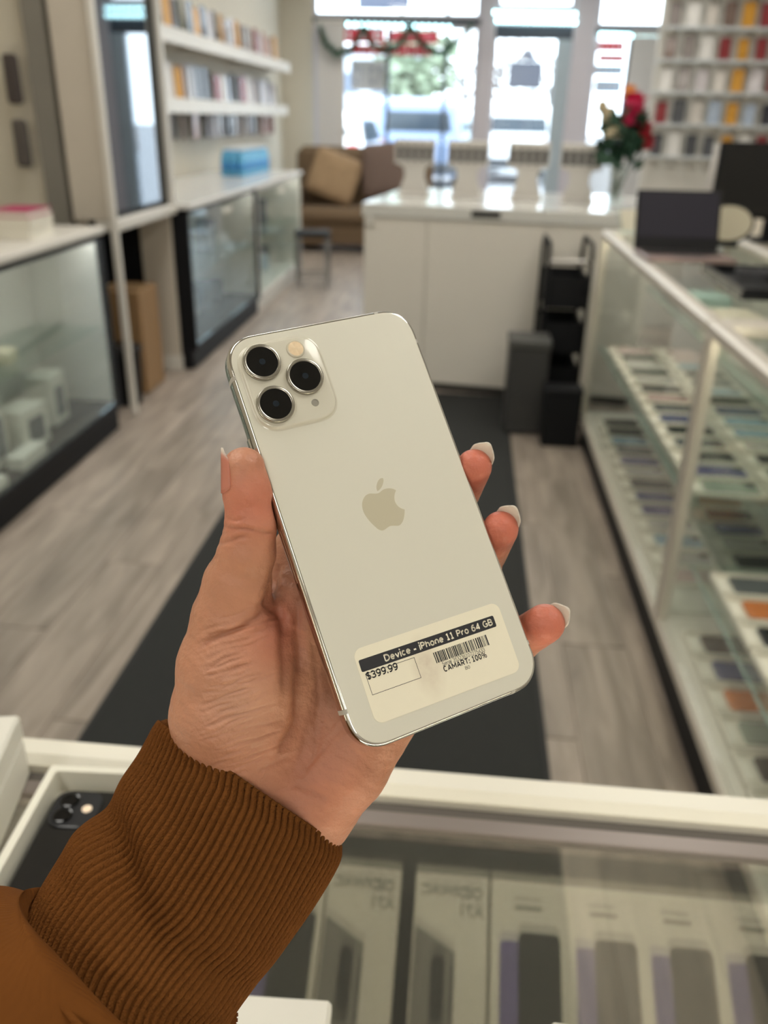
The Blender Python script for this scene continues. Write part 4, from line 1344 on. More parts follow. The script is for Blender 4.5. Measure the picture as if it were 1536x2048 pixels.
p = atz(662, 1999, GZ + .03); q = atz(470, 1986, GZ + .03)
a = plan_rot(q, p)
e = empty('phone_box', (p[0], p[1], zr), (0, 0, a))
MB().bb(-.085, 0, -.16, 0, 0, .019, .002).build('carton_base', MATTE_W, e)
MB().bb(-.0855, .0005, -.1605, .0005, .0193, .0295, .002).build('carton_lid', MATTE_W, e)
tag(e, 'flat white phone box lying right below the cuff at the bottom edge', 'box')
p = atz(1103, 2041, GZ + .03)
e = empty('phone_box', (p[0], p[1], zr), (0, 0, -.05))
MB().bb(0, .085, -.16, 0, 0, .019, .002).build('carton_base', MATTE_W, e)
MB().bb(-.0005, .0855, -.1605, .0005, .0193, .0295, .002).build('carton_lid', MATTE_W, e)
tag(e, 'white phone box barely showing at the bottom edge, right of centre', 'box')

# ================================================================== THE HELD PHONE
PR = np.array([[0.8897545611801836, -0.3288960994233501, 0.3164872456247877], [0.2561980484781309, 0.9337180219229787, 0.25006642216066766],
               [-0.377755715794025, -0.14141432501817397, 0.9150424076864405]])
PT = np.array([8.351e-05, -0.0001237, -0.2853983])          # pose of the back face in camera axes
PH = CAM_M @ Matrix(((*PR[0], PT[0]), (*PR[1], PT[1]), (*PR[2], PT[2]), (0, 0, 0, 1)))
mmm = .001
ph = empty('smartphone'); ph.matrix_world = PH
STEEL = mat('polished_steel', (206, 204, 198), .09, 1.0, var=.03)
FROST = mat('frosted_white_glass', (216, 213, 198), .42, var=.006, scale=20, spec=.5)
BUMPG = mat('clear_gloss_glass', (214, 210, 194), .10, var=.005, coat=.6)
PW, PHH, PC = .0714, .1440, .0118


def prof_rings(prof, n=14):
    return [[(x, y, z * mmm) for x, y in rrect(PW - 2 * i_ * mmm, PHH - 2 * i_ * mmm, PC - i_ * mmm, n, p=2.25)] for i_, z in prof]


FP = [(1.5, -7.9), (.75, -7.6), (.25, -6.9), (.03, -5.9), (0, -4.6), (0, -3.4), (.03, -2.1), (.25, -1.1), (.6, -.55), (1.0, -.22), (1.4, -.16)]
MB().loops(prof_rings(FP), True, True).build('frame', STEEL, ph, 35)
MB().loops(prof_rings([(1.32, -.4), (1.32, -.12), (1.5, -.02), (1.9, 0.0)]), True, True).build('back_glass', FROST, ph, 30)
MB().loops(prof_rings([(2.4, -8.15), (1.9, -8.1), (1.5, -7.9)]), True, True).build('front_glass', BLACKGLASS, ph, 30)
# camera bump
BCX, BCY, BW_, BH_ = -17.6, 52.2, 29.0, 31.0


def brings(lst, r=8.2):
    return [[(x, y, z * mmm) for x, y in rrect((BW_ - 2 * i_) * mmm, (BH_ - 2 * i_) * mmm, (r - i_) * mmm, 10, BCX * mmm, BCY * mmm, 2.3)] for i_, z in lst]


bump = MB().loops(brings([(-.8, -.02), (-.35, .06), (0, .3), (.12, .75), (.4, 1.0), (.9, 1.08)]), False, True).build('camera_bump', BUMPG, ph, 50)
RINGM = mat('lens_ring_steel', (168, 164, 154), .22, .9, var=.05)
LENSB = mat('lens_black_glass', (7, 8, 10), .06, var=.1)
for (x, y) in ((-24.6, 60.4), (-11.7, 52.4), (-24.8, 45.0)):
    MB().lathe([(r * mmm, z * mmm) for r, z in ((6.55, 1.0), (6.6, 1.5), (6.45, 2.35), (6.2, 2.55), (5.65, 2.6), (5.4, 2.45), (5.35, 2.1))], (x * mmm, y * mmm, 0), 48).build('lens_ring', RINGM, bump, 50)
    MB().lathe([(r * mmm, z * mmm) for r, z in ((5.4, 2.0), (5.38, 2.45))], (x * mmm, y * mmm, 0), 48).build('lens_glass', LENSB, bump)
    MB().lathe([(r * mmm, z * mmm) for r, z in ((1.1, 2.452), (.9, 2.46), (.3, 2.465))], (x * mmm, y * mmm, 0), 20).build('iris', mat('iris_blue_grey', (24, 34, 44), .1), bump)
MB().lathe([(r * mmm, z * mmm) for r, z in ((3.25, 1.0), (3.2, 1.35), (2.9, 1.5), (2.7, 1.45))], (-11.4 * mmm, 63.0 * mmm, 0), 32).build('flash_ring', mat('flash_ring', (206, 198, 178), .2), bump, 40)
m_ = MB()
for q in range(4):
    a0 = q * PI / 2 + .3
    m_.add([(0, 0, 1.62)] + [(2.7 * math.cos(a0 + t), 2.7 * math.sin(a0 + t), 1.46 + .12 * math.sin(t * 2)) for t in np.linspace(0, PI / 2, 5)], [(0, i, i + 1) for i in range(1, 5)])
m_.v = [(x * mmm - 11.4 * mmm, y * mmm + 63.0 * mmm, z * mmm) for x, y, z in m_.v]
m_.build('flash_lens', mat('flash_amber', (240, 216, 180), .15, var=.12, scale=900, coat=.8), bump)
MB().lathe([(r * mmm, z * mmm) for r, z in ((1.35, 1.0), (1.3, 1.25), (1.0, 1.25), (.95, 1.12))], (-11.0 * mmm, 42.8 * mmm, 0), 24).build('microphone', mat('mic_grey', (150, 146, 134), .4), bump, 40)
# emblem on the back
APP = [(-2.3, 7.51), (-0.74, 7.04), (0.63, 6.98), (2.27, 7.63), (3.7, 7.71), (5.02, 7.46), (6.2, 6.84), (6.84, 6.17), (6.09, 5.36), (5.43, 4.19), (5.1, 2.94), (5.18, 1.74), (5.64, 0.61), (6.38, -0.25), (7.5, -1.03), (6.9, -2.4), (6.08, -3.85), (5.15, -4.92), (4.2, -5.57), (3.25, -5.75), (1.67, -5.31), (0.36, -5.07), (-0.78, -5.33), (-1.97, -5.74), (-3.01, -5.74), (-4.11, -4.97), (-4.77, -3.96), (-5.61, -2.5), (-6.36, -0.81), (-6.83, 0.72), (-7.07, 2.43), (-6.87, 4.02), (-6.35, 5.36), (-5.39, 6.59), (-4.25, 7.36), (-3.12, 7.61)]
LEAF = [(3.74, 11.62), (3.67, 10.71), (2.98, 9.54), (2.1, 8.6), (0.97, 7.89), (0.19, 7.68), (0.3, 8.91), (0.9, 10.09), (1.8, 11.11), (2.7, 11.64)]


def smooth_poly(P, sharp=(), it=4):
    P = np.array(P)
    n = len(P); out = []
    for i in range(n):
        p0, p1, p2, p3 = P[(i - 1) % n], P[i], P[(i + 1) % n], P[(i + 2) % n]
        if i in sharp:
            p0 = p1
        if (i + 1) % n in sharp:
            p3 = p2
        for t in np.linspace(0, 1, it, endpoint=False):
            out.append(.5 * ((2 * p1) + (-p0 + p2) * t + (2 * p0 - 5 * p1 + 4 * p2 - p3) * t * t + (-p0 + 3 * p1 - 3 * p2 + p3) * t ** 3))
    return np.array(out)


EMB = mat('emblem_mirror', (194, 187, 163), .3, .0, var=.01)
m_ = MB()
for P, sh_ in ((APP, (7, 14)), (LEAF, (0, 5))):
    s_ = smooth_poly(P, sh_)[::-1]
    m_.add([(x * mmm, y * mmm, .03 * mmm) for x, y in s_], [tuple(range(len(s_)))[::-1]])
    n = len(s_)
    m_.add([(x * mmm, y * mmm, -.02 * mmm) for x, y in s_] + [(x * mmm, y * mmm, .03 * mmm) for x, y in s_], [(i, (i + 1) % n, n + (i + 1) % n, n + i)[::-1] for i in range(n)])
m_.build('emblem', EMB, ph)
# side button, tray, antenna gaps, port
MB().box((-35.95 * mmm, 28.5 * mmm, -4.1 * mmm), (.9 * mmm, 17 * mmm, 2.7 * mmm), .35 * mmm).build('side_button', STEEL, ph, 30)
MB().box((-35.72 * mmm, -5 * mmm, -4.1 * mmm), (.12 * mmm, 18 * mmm, 2.0 * mmm), .04 * mmm).build('card_tray', mat('tray_rose_steel', (220, 190, 170), .2, 1.0), ph)
BAND = mat('antenna_gap', (176, 172, 162), .5)


def band(kind, pos, w=1.5):
    P = [(i_ - .03, z) for i_, z in FP[1:]]
    rings = []
    for s in (-w / 2, w / 2):
        if kind in 'LR':
            sx_ = -1 if kind == 'L' else 1
            rings.append([(sx_ * (35.7 - i_) * mmm, (pos + s) * mmm, z * mmm) for i_, z in P])
        else:
            sy_ = -1 if kind == 'B' else 1
            rings.append([((pos + s) * mmm, sy_ * (72.0 - i_) * mmm, z * mmm) for i_, z in P])
    n = len(P); m = MB()
    m.add(rings[0] + rings[1], [(i, i + 1, n + i + 1, n + i) for i in range(n - 1)])
    m.build('antenna_gap', BAND, ph)


band('L', 57.6); band('L', -57.6); band('R', 57.6); band('R', -57.6); band('T', 23); band('B', 23)
MB().box((0, -72.0 * mmm, -4.2 * mmm), (8.4 * mmm, .2 * mmm, 2.4 * mmm), .09 * mmm).build('charging_port', BLACK, ph)
for x in (-6.3, 6.3):
    MB().lathe([(.7 * mmm, 0), (.7 * mmm, .12 * mmm)], (x * mmm, -71.95 * mmm, -4.2 * mmm), 12, [[1, 0, 0], [0, 0, -1], [0, 1, 0]]).build('screw', mat('screw_dark', (90, 88, 84), .3, .8), ph)
for i in range(6):
    MB().lathe([(.55 * mmm, 0), (.55 * mmm, .06 * mmm)], ((11 + i * 2.1) * mmm, -71.98 * mmm, -4.2 * mmm), 10, [[1, 0, 0], [0, 0, -1], [0, 1, 0]]).build('speaker_hole', BLACK, ph)
# price label
LAB = mat('label_paper', (238, 231, 208), .5, var=.012, scale=300)
nt = LAB.node_tree; N = nt.nodes; L = nt.links
tc = N.new('ShaderNodeTexCoord'); vm_ = N.new('ShaderNodeVectorMath'); vm_.operation = 'DISTANCE'
mp2 = N.new('ShaderNodeMapping'); mp2.inputs['Scale'].default_value = (1, .55, 1); mp2.inputs['Location'].default_value = (0, 0, 0)
nz = N.new('ShaderNodeTexNoise'); nz.inputs['Scale'].default_value = 260
L.new(tc.outputs['Object'], mp2.inputs[0]); L.new(mp2.outputs[0], vm_.inputs[0]); vm_.inputs[1].default_value = (-.0047, -.0006 * .55, 0)
L.new(tc.outputs['Object'], nz.inputs['Vector'])
m1 = N.new('ShaderNodeMapRange'); m1.inputs[1].default_value = .0065; m1.inputs[2].default_value = .001; m1.inputs[3].default_value = 0; m1.inputs[4].default_value = .5
L.new(vm_.outputs['Value'], m1.inputs[0])
m2 = N.new('ShaderNodeMath'); m2.operation = 'MULTIPLY'; L.new(m1.outputs[0], m2.inputs[0]); L.new(nz.outputs['Fac'], m2.inputs[1])
mx2 = N.new('ShaderNodeMix'); mx2.data_type = 'RGBA'; mx2.inputs[7].default_value = lin((150, 112, 96))
src = N['Principled BSDF'].inputs['Base Color'].links[0].from_socket
L.new(m2.outputs[0], mx2.inputs[0]); L.new(src, mx2.inputs[6]); L.new(mx2.outputs[2], N['Principled BSDF'].inputs['Base Color'])
label = slab(55.2 * mmm, 24.6 * mmm, .1 * mmm, 3.0 * mmm, .02 * mmm, 8).build('price_label', LAB, ph)
LA = math.radians(-.7)
label.location = (.9 * mmm, -52.9 * mmm, 0)
label.rotation_euler = (0, 0, LA)
label['label'] = 'white paper price sticker with barcode'
BLK = mat('label_ink', (38, 38, 42), .6, var=.03)
WHT = mat('label_white_ink', (238, 231, 210), .6, var=.01)


def ink(me_or_mb, name, m, z=.13):
    """a flat print given in the phone's own millimetres"""
    if isinstance(me_or_mb, MB):
        me_or_mb = me_or_mb.mesh(name)
    o = link(name, me_or_mb, m, label)
    c, s = math.cos(-LA), math.sin(-LA)
    o.matrix_local = Matrix.Rotation(-LA, 4, 'Z') @ Matrix.Translation((-.9 * mmm, 52.9 * mmm, z * mmm))
    return o


def _arc(cx, cy, rx, ry, a0, a1, n=14):
    return [(cx + rx * math.cos(math.radians(a)), cy + ry * math.sin(math.radians(a))) for a in np.linspace(a0, a1, n)]


_six = [_arc(.5, .31, .5, .31, 0, 360, 22), _arc(.66, .40, .66, .60, 175, 68, 12)]
_arch = [(0, 0), (0, 1)], [(0, .62)] + _arc(.5, .55, .5, .45, 165, 0) + [(1, 0)]
_S = [_arc(.5, .755, .46, .245, 35, 270, 16) + _arc(.5, .26, .5, .26, 88, -148, 16)]
_P = [[(0, 0), (0, 1), (.5, 1)] + _arc(.5, .735, .5, .265, 90, -90) + [(0, .47)]]
GLY = {  # centre lines in a unit box: (strokes, width, height: capital 1, small letter .75)
    'D': ([[(0, 0), (0, 1), (.35, 1)] + _arc(.35, .5, .65, .5, 90, -90) + [(0, 0)]], .60, 1), 'e': ([[(.02, .52), (1, .52)] + _arc(.5, .5, .5, .5, 5, 318, 22)], .44, .75),
    'v': ([[(0, 1), (.5, 0), (1, 1)]], .46, .75), 'i': ([[(0, 0), (0, 1)], [(0, 1.60), (0, 1.63)]], .01, .75), 'c': ([_arc(.5, .5, .5, .5, 48, 312, 20)], .40, .75),
    '-': ([[(-.2, .42), (1.2, .42)]], .24, .75), 'P': (_P, .46, 1), 'h': ([[(0, 0), (0, 1.48)], _arch[1]], .42, .75), 'o': ([_arc(.5, .5, .5, .5, 0, 360, 24)], .45, .75),
    'n': (list(_arch), .42, .75), '1': ([[(.02, .84), (.5, 1), (.5, 0)], [(0, 0), (1, 0)]], .36, 1), 'r': ([[(0, 0), (0, 1)], _arc(.75, .35, .75, .62, 165, 72, 8)], .26, .75),
    '6': (_six, .44, 1), '9': ([[(1 - x, 1 - y) for x, y in q] for q in _six], .44, 1), '4': ([[(.76, 0), (.76, 1), (0, .27), (1, .27)]], .48, 1),
    'G': ([_arc(.5, .5, .5, .5, 48, 305, 20) + [(1, .14), (1, .46), (.58, .46)]], .58, 1),
    'B': ([[(0, 0), (0, 1), (.5, 1)] + _arc(.5, .765, .42, .235, 90, -90) + [(0, .53)], [(.5, .53)] + _arc(.5, .265, .5, .265, 90, -90) + [(0, 0)]], .50, 1),
    '$': (_S + [[(.5, -.14), (.5, 1.14)]], .42, 1), 'S': (_S, .44, 1), '3': ([_arc(.42, .755, .52, .245, 155, -90, 14) + _arc(.42, .26, .58, .26, 88, -155, 14)], .42, 1),
    '.': ([[(0, 0), (0, .03)]], .01, 1), ':': ([[(0, 0), (0, .03)], [(0, .55), (0, .58)]], .01, 1), 'C': ([_arc(.5, .5, .5, .5, 48, 312, 22)], .52, 1),
    'A': ([[(0, 0), (.5, 1), (1, 0)], [(.2, .3), (.8, .3)]], .58, 1), 'M': ([[(0, 0), (0, 1), (.5, .3), (1, 1), (1, 0)]], .66, 1), 'R': (_P + [[(.5, .47), (1, 0)]], .48, 1),
    'T': ([[(0, 1), (1, 1)], [(.5, 1), (.5, 0)]], .54, 1), '0': ([_arc(.5, .5, .5, .5, 0, 360, 26)], .42, 1),
    '%': ([_arc(.2, .75, .2, .25, 0, 360, 14), _arc(.8, .25, .2, .25, 0, 360, 14), [(.2, 0), (.8, 1)]], .74, 1),
    'a': ([[(1, 0), (1, .62)] + _arc(.5, .66, .5, .34, 0, 150, 10), _arc(.5, .29, .5, .29, 0, 360, 18)], .40, .75), 'l': ([[(0, 0), (0, 1.48)]], .01, .75),
    '5': ([[(.92, 1), (.12, 1), (.1, .54)] + _arc(.44, .32, .56, .32, 125, -145, 14)], .42, 1), '2': ([_arc(.48, .73, .5, .27, 160, -35, 14) + [(0, 0), (1, 0)]], .42, 1),
    '7': ([[(0, 1), (1, 1), (.36, 0)]], .42, 1), 'p': ([[(0, -.38), (0, 1)], _arc(.5, .5, .5, .5, 0, 360, 20)], .44, .75)}


def stroke_text(body, name, w):
    """lettering from thick strokes, capital height .73"""
    m = MB(); x = 0.0; n = 8
    for ch in body:
        if ch == ' ':
            x += .30 + w * .5; continue
        st, gw, gh = GLY[ch]
        ww = w * (1.0 if ch not in '%' else .7)
        H_ = .73 * gh - ww
        for q in st:
            P = [np.array([x + w / 2 + px_ * gw, ww / 2 + py_ * H_]) for px_, py_ in q]
            for a, b in zip(P[:-1], P[1:]):
                d = b - a; L_ = np.hypot(*d)
                if L_ < 1e-6:
                    continue
                t = np.array([-d[1], d[0]]) / L_ * ww / 2
                m.add([(*(a - t), 0), (*(b - t), 0), (*(b + t), 0), (*(a + t), 0)], [(0, 1, 2, 3)])
            ends = {0, len(P) - 1}
            for k, p in enumerate(P):
                if k in ends:
                    r = ww / 2
                    m.add([(p[0] - r, p[1] - r, 0), (p[0] + r, p[1] - r, 0), (p[0] + r, p[1] + r, 0), (p[0] - r, p[1] + r, 0)], [(0, 1, 2, 3)]) if ch in '.:i' else None
                else:
                    m.add([(p[0] + ww / 2 * math.cos(2 * PI * i / n), p[1] + ww / 2 * math.sin(2 * PI * i / n), 0) for i in range(n)], [tuple(range(n))])
        x += gw + w + .07
    return m.mesh(name)


def ink_text(body, x0, y0, x1, y1, name, m, bold, hs=1.0, z=.16):
    me = stroke_text(body, name, bold)
    vs = np.array([v.co for v in me.vertices]); mn, mx = vs[:, 0].min(), vs[:, 0].max()
    d = np.array([x1 - x0, y1 - y0]); Ld = np.hypot(*d); s = Ld / (mx - mn); a = math.atan2(d[1], d[0])
    X = (vs[:, 0] - mn) * s; Y = vs[:, 1] * s * hs
    co = np.stack([(x0 + X * math.cos(a) - Y * math.sin(a)) * mmm, (y0 + X * math.sin(a) + Y * math.cos(a)) * mmm, np.zeros(len(X))], 1)
    me.vertices.foreach_set('co', co.ravel().astype('f')); me.update()
    ink(me, name, m, z)


def quad(m, x0, y0, x1, y1, w, h):
    """rectangle of height h hanging from the line (x0,y0)-(x1,y1)"""
    d = np.array([x1 - x0, y1 - y0]); d = d / np.hypot(*d); n = np.array([d[1], -d[0]])
    a = np.array([x0, y0]); b = np.array([x1, y1])
    m.add([(*(p * mmm), 0) for p in (a, b, b + n * h, a + n * h)], [(3, 2, 1, 0)])


sl = math.tan(math.radians(-1.1))
hb_ = [(x * mmm, y * mmm, 0) for x, y in rrect(51.0, 3.95, .55, 4)]
hm = MB().add(hb_, [tuple(range(len(hb_)))])
a_ = math.radians(-1.1); ca, sa = math.cos(a_), math.sin(a_)
hm.v = [(x * ca - y * sa - .2 * mmm, x * sa + y * ca - 46.35 * mmm, 0) for x, y, z in hm.v]
ink(hm, 'header_bar', BLK, .12)
ink_text('Device - iPhone 11 Pro 64 GB', -17.1, -47.25, 24.2, -48.0, 'header_lettering', WHT, .15, 1.26)
ink_text('$399.99', -24.75, -50.75, -13.6, -50.95, 'price_lettering', BLK, .13, 1.2)
ink_text('Serial 353236107275433', 1.5, -54.95, 17.9, -55.3, 'serial_lettering', BLK, .08, 1.3)
ink_text('CAMART: 100%', 1.3, -57.0, 17.9, -57.4, 'battery_lettering', BLK, .145, 1.35)
ink_text('B0', 8.8, -58.75, 10.6, -58.8, 'grade_lettering', BLK, .085, 1.0)
pb = MB()
for (xa, ya, xb, yb) in ((-24.9, -48.6, -7.1, -49.0), (-24.9, -55.55, -7.1, -55.85)):
    quad(pb, xa, ya, xb, yb, 0, .16)
for x in (-24.9, -7.26):
    o0 = -48.6 - (x + 24.9) * .022
    pb.add([(x * mmm, o0 * mmm, 0), ((x + .16) * mmm, o0 * mmm, 0), ((x + .16) * mmm, (o0 - 7.0) * mmm, 0), (x * mmm, (o0 - 7.0) * mmm, 0)], [(3, 2, 1, 0)])
ink(pb, 'price_box_outline', BLK, .125)
bc = MB(); rb = np.random.RandomState(4); x = -.35
while x < 19.9:
    w_ = rb.choice([.17, .17, .34, .5]); g_ = rb.choice([.17, .17, .3, .42])
    y_ = -49.75 + (x + .35) * sl
    bc.add([(x * mmm, y_ * mmm, 0), ((x + w_) * mmm, (y_ + w_ * sl) * mmm, 0), ((x + w_ + .05) * mmm, (y_ - 3.65) * mmm, 0), ((x + .05) * mmm, (y_ - 3.65) * mmm, 0)], [(3, 2, 1, 0)])
    x += w_ + g_
ink(bc, 'barcode', BLK, .125)
tag(ph, 'white three-lens smartphone held in the hand, price sticker on its back', 'smartphone')

# ================================================================== THE HAND AND SLEEVE (camera axes, metres)


def C(u, v, d):
    return np.array([(u - CX) / FPX * d, -(v - CY) / FPX * d, -d])


def K(u, v, d, r):
    return (C(u, v, d), r * mmm)


chains = [  # (smooth union radius mm, list of (u, v, depth, radius mm))
    # palm: metacarpals and heel
    (9, [K(560, 1530, .302, 14), K(606, 1225, .300, 12.5)]),
    (9, [K(590, 1540, .304, 14), K(700, 1195, .308, 12)]),
    (9, [K(620, 1550, .304, 14), K(790, 1245, .314, 12)]),
    (9, [K(640, 1550, .303, 14), K(850, 1335, .315, 11.5)]),
    (9, [K(752, 1432, .299, 14.0), K(690, 1530, .299, 15.2), K(604, 1618, .300, 16)]),
    # forearm
    (9, [K(480, 1550, .300, 19), K(300, 1790, .294, 22)]),
    (9, [K(596, 1625, .301, 17), K(420, 1850, .294, 20)]),
    # thenar
    (8, [K(463, 1240, .288, 13.2), K(455, 1330, .289, 17.0), K(452, 1430, .291, 19), K(490, 1540, .297, 19)]),
    (9, [K(515, 1290, .285, 9.5), K(520, 1370, .286, 11.5), K(520, 1450, .290, 11)]),
    # thumb
    (3.5, [K(488, 938, .2755, 7.2), K(496, 985, .2765, 8.0), K(502, 1050, .278, 8.4), K(494, 1105, .280, 9.4), K(474, 1170, .284, 11.3), K(463, 1240, .288, 13.2)]),
    # index (mostly behind the phone)
    (4, [K(598, 1235, .300, 12.6), K(607, 1108, .307, 11.2), K(690, 950, .318, 8.8), K(760, 860, .322, 7.4)]),
    (4, [K(700, 1195, .308, 11.5), K(832, 1065, .329, 9.8), K(905, 1012, .326, 8.2), K(948, 934, .3045, 6.5)]),
    (4, [K(790, 1245, .314, 11.2), K(892, 1172, .333, 9.4), K(960, 1132, .327, 8.0), K(1001, 1058, .3025, 6.5)]),
    (4, [K(850, 1335, .315, 10.4), K(962, 1312, .325, 8.4), K(1036, 1282, .315, 7.7), K(1090, 1247, .3005, 7.1)]),
]
STEP = .0008
lo = np.array([-.086, -.135, -.352]); hi = np.array([.072, .030, -.252])
nx, ny, nz_ = [int(v) for v in np.ceil((hi - lo) / STEP)]
gx = (lo[0] + STEP * np.arange(nx)).astype(np.float32); gy = (lo[1] + STEP * np.arange(ny)).astype(np.float32); gz = (lo[2] + STEP * np.arange(nz_)).astype(np.float32)
F = np.full((nx, ny, nz_), .02, np.float32)
for k_, ch in chains:
    kk = np.float32(k_ * mmm)
    D = None
    pts = np.array([p for p, r in ch]); rmax = max(r for p, r in ch)
    i0 = np.clip(((pts.min(0) - rmax - .012 - lo) / STEP).astype(int), 0, None); i1 = np.minimum(((pts.max(0) + rmax + .012 - lo) / STEP).astype(int) + 2, [nx, ny, nz_])
    sl_ = tuple(slice(a, b) for a, b in zip(i0, i1))
    X, Y, Z = gx[sl_[0]][:, None, None], gy[sl_[1]][None, :, None], gz[sl_[2]][None, None, :]
    for (a, ra), (b, rb_) in zip(ch[:-1], ch[1:]):
        ba = (b - a).astype(np.float32); L2 = float(ba @ ba); a = a.astype(np.float32)
        px_, py_, pz_ = X - a[0], Y - a[1], Z - a[2]
        t = np.clip((px_ * ba[0] + py_ * ba[1] + pz_ * ba[2]) / np.float32(L2), 0, 1)
        d = np.sqrt((px_ - t * ba[0]) ** 2 + (py_ - t * ba[1]) ** 2 + (pz_ - t * ba[2]) ** 2) - (np.float32(ra) + t * np.float32(rb_ - ra))
        if D is None:
            D = d
        else:
            h = np.clip(.5 + .5 * (D - d) / np.float32(.004), 0, 1); D = D * (1 - h) + d * h - np.float32(.004) * h * (1 - h) * np.float32(.5)
    G = F[sl_]
    h = np.clip(.5 + .5 * (G - D) / kk, 0, 1)
    F[sl_] = G * (1 - h) + D * h - kk * h * (1 - h)
# keep clear of the phone
PRf = PR.astype(np.float32); PTf = PT.astype(np.float32)
X, Y, Z = gx[:, None, None] - PTf[0], gy[None, :, None] - PTf[1], gz[None, None, :] - PTf[2]
lx = X * PRf[0, 0] + Y * PRf[1, 0] + Z * PRf[2, 0]; ly = X * PRf[0, 1] + Y * PRf[1, 1] + Z * PRf[2, 1]; lz = X * PRf[0, 2] + Y * PRf[1, 2] + Z * PRf[2, 2]
rr_ = np.float32(.0035)
qx = np.abs(lx) - np.float32(.0357 + .0002 - .0035); qy = np.abs(ly) - np.float32(.072 + .0002 - .0035); qz = np.abs(lz + np.float32(.0041)) - np.float32(.0041 + .0002 - .0035)
Pd = np.sqrt(np.maximum(qx, 0) ** 2 + np.maximum(qy, 0) ** 2 + np.maximum(qz, 0) ** 2) + np.minimum(np.maximum(np.maximum(qx, qy), qz), 0) - rr_
F = np.maximum(F, -Pd)
del lx, ly, lz, qx, qy, qz, Pd


def surface_nets(F):
    S = F < 0
    c = np.zeros(tuple(s - 1 for s in F.shape), np.int8)
    for i in (0, 1):
        for j in (0, 1):
            for k in (0, 1):
                c += S[i:F.shape[0] - 1 + i, j:F.shape[1] - 1 + j, k:F.shape[2] - 1 + k]
    act = (c > 0) & (c < 8)
    idx = np.full(act.shape, -1, np.int64); cells = np.argwhere(act); idx[act] = np.arange(len(cells))
    acc = np.zeros((len(cells), 3)); cnt = np.zeros(len(cells))
    corners = [(i, j, k) for i in (0, 1) for j in (0, 1) for k in (0, 1)]
    val = {cc: F[cells[:, 0] + cc[0], cells[:, 1] + cc[1], cells[:, 2] + cc[2]].astype(float) for cc in corners}
    for a in corners:
        for ax in range(3):
            if a[ax] == 0:
                b = list(a); b[ax] = 1; b = tuple(b)
                va, vb = val[a], val[b]; m = (va < 0) != (vb < 0)
                t = np.where(m, va / np.where(m, va - vb, 1), 0)
                p = np.tile(np.array(a, float), (len(cells), 1)); p[:, ax] += t
                acc[m] += p[m]; cnt[m] += 1
    V = cells + acc / cnt[:, None]
    Q = []
    for ax in range(3):
        o = [i for i in range(3) if i != ax]
        a = [slice(1, -1)] * 3; a[ax] = slice(0, -1); b = [slice(1, -1)] * 3; b[ax] = slice(1, None)
        Sa, Sb = S[tuple(a)], S[tuple(b)]
        for flip, M_ in ((False, Sa & ~Sb), (True, ~Sa & Sb)):
            e_ = np.argwhere(M_)
            if not len(e_):
                continue
            base = e_.copy(); base[:, o[0]] += 1; base[:, o[1]] += 1

            def ci(d0, d1):
                q = base.copy(); q[:, o[0]] -= d0; q[:, o[1]] -= d1
                return idx[q[:, 0], q[:, 1], q[:, 2]]
            q = np.stack([ci(1, 1), ci(0, 1), ci(0, 0), ci(1, 0)], 1)
            if (ax == 1) != flip:
                q = q[:, ::-1]
            Q.append(q)
    return V, np.concatenate(Q)


V, Q = surface_nets(F)
del F
V = lo + V * STEP
me = bpy.data.meshes.new('hand_base')
me.vertices.add(len(V)); me.vertices.foreach_set('co', V.astype('f').ravel())
me.loops.add(4 * len(Q)); me.loops.foreach_set('vertex_index', Q.astype(np.int32).ravel())
me.polygons.add(len(Q)); me.polygons.foreach_set('loop_start', np.arange(0, 4 * len(Q), 4, dtype=np.int32))
me.update(calc_edges=True); me.validate()
tmp = bpy.data.objects.new('hand_tmp', me); COL.objects.link(tmp)
sm = tmp.modifiers.new('s', 'SMOOTH'); sm.factor = .5; sm.iterations = 3
sb = tmp.modifiers.new('d', 'SUBSURF'); sb.levels = 1; sb.render_levels = 1
hand_me = bpy.data.meshes.new_from_object(tmp.evaluated_get(bpy.context.evaluated_depsgraph_get()))
bpy.data.objects.remove(tmp); bpy.data.meshes.remove(me)
hand_me.name = 'person'
nv = len(hand_me.vertices)
co = np.empty(nv * 3, 'f'); hand_me.vertices.foreach_get('co', co); co = co.reshape(-1, 3).astype(float)
no = np.empty(nv * 3, 'f'); hand_me.vertices.foreach_get('normal', no); no = no.reshape(-1, 3).astype(float)
U = CX + FPX * co[:, 0] / -co[:, 2]; Vp = CY - FPX * co[:, 1] / -co[:, 2]
facing = np.clip(no[:, 2] * 3, 0, 1)


CRE = [  # skin folds: polyline, width px, depth mm
    ([(529, 1214), (512, 1234), (480, 1255), (428, 1281), (392, 1298)], 6, .75),
    ([(556, 1128), (545, 1165), (536, 1195), (529, 1214)], 8, 1.6),
    ([(529, 1214), (550, 1220), (561, 1238), (567, 1265), (571, 1340), (566, 1400)], 8, 1.0),
    ([(596, 1190), (598, 1300), (594, 1440), (556, 1520)], 9, 1.0),
    ([(446, 1058), (490, 1059), (520, 1066), (552, 1065)], 4, .5),
    ([(432, 1086), (462, 1082), (492, 1070)], 4, .45), ([(448, 1038), (475, 1042), (494, 1035)], 3.5, .25), ([(443, 1070), (475, 1064)], 3.5, .25),
    ([(512, 1546), (545, 1532), (582, 1514)], 4.5, .4),
    ([(620, 1270), (640, 1400), (625, 1520)], 5, .25), ([(590, 1560), (660, 1480), (700, 1440)], 5, .22), ([(540, 1580), (600, 1570), (660, 1600)], 5, .25),
    ([(650, 1400), (640, 1480), (600, 1570)], 5, .22),
]
rsc = np.random.RandomState(12)
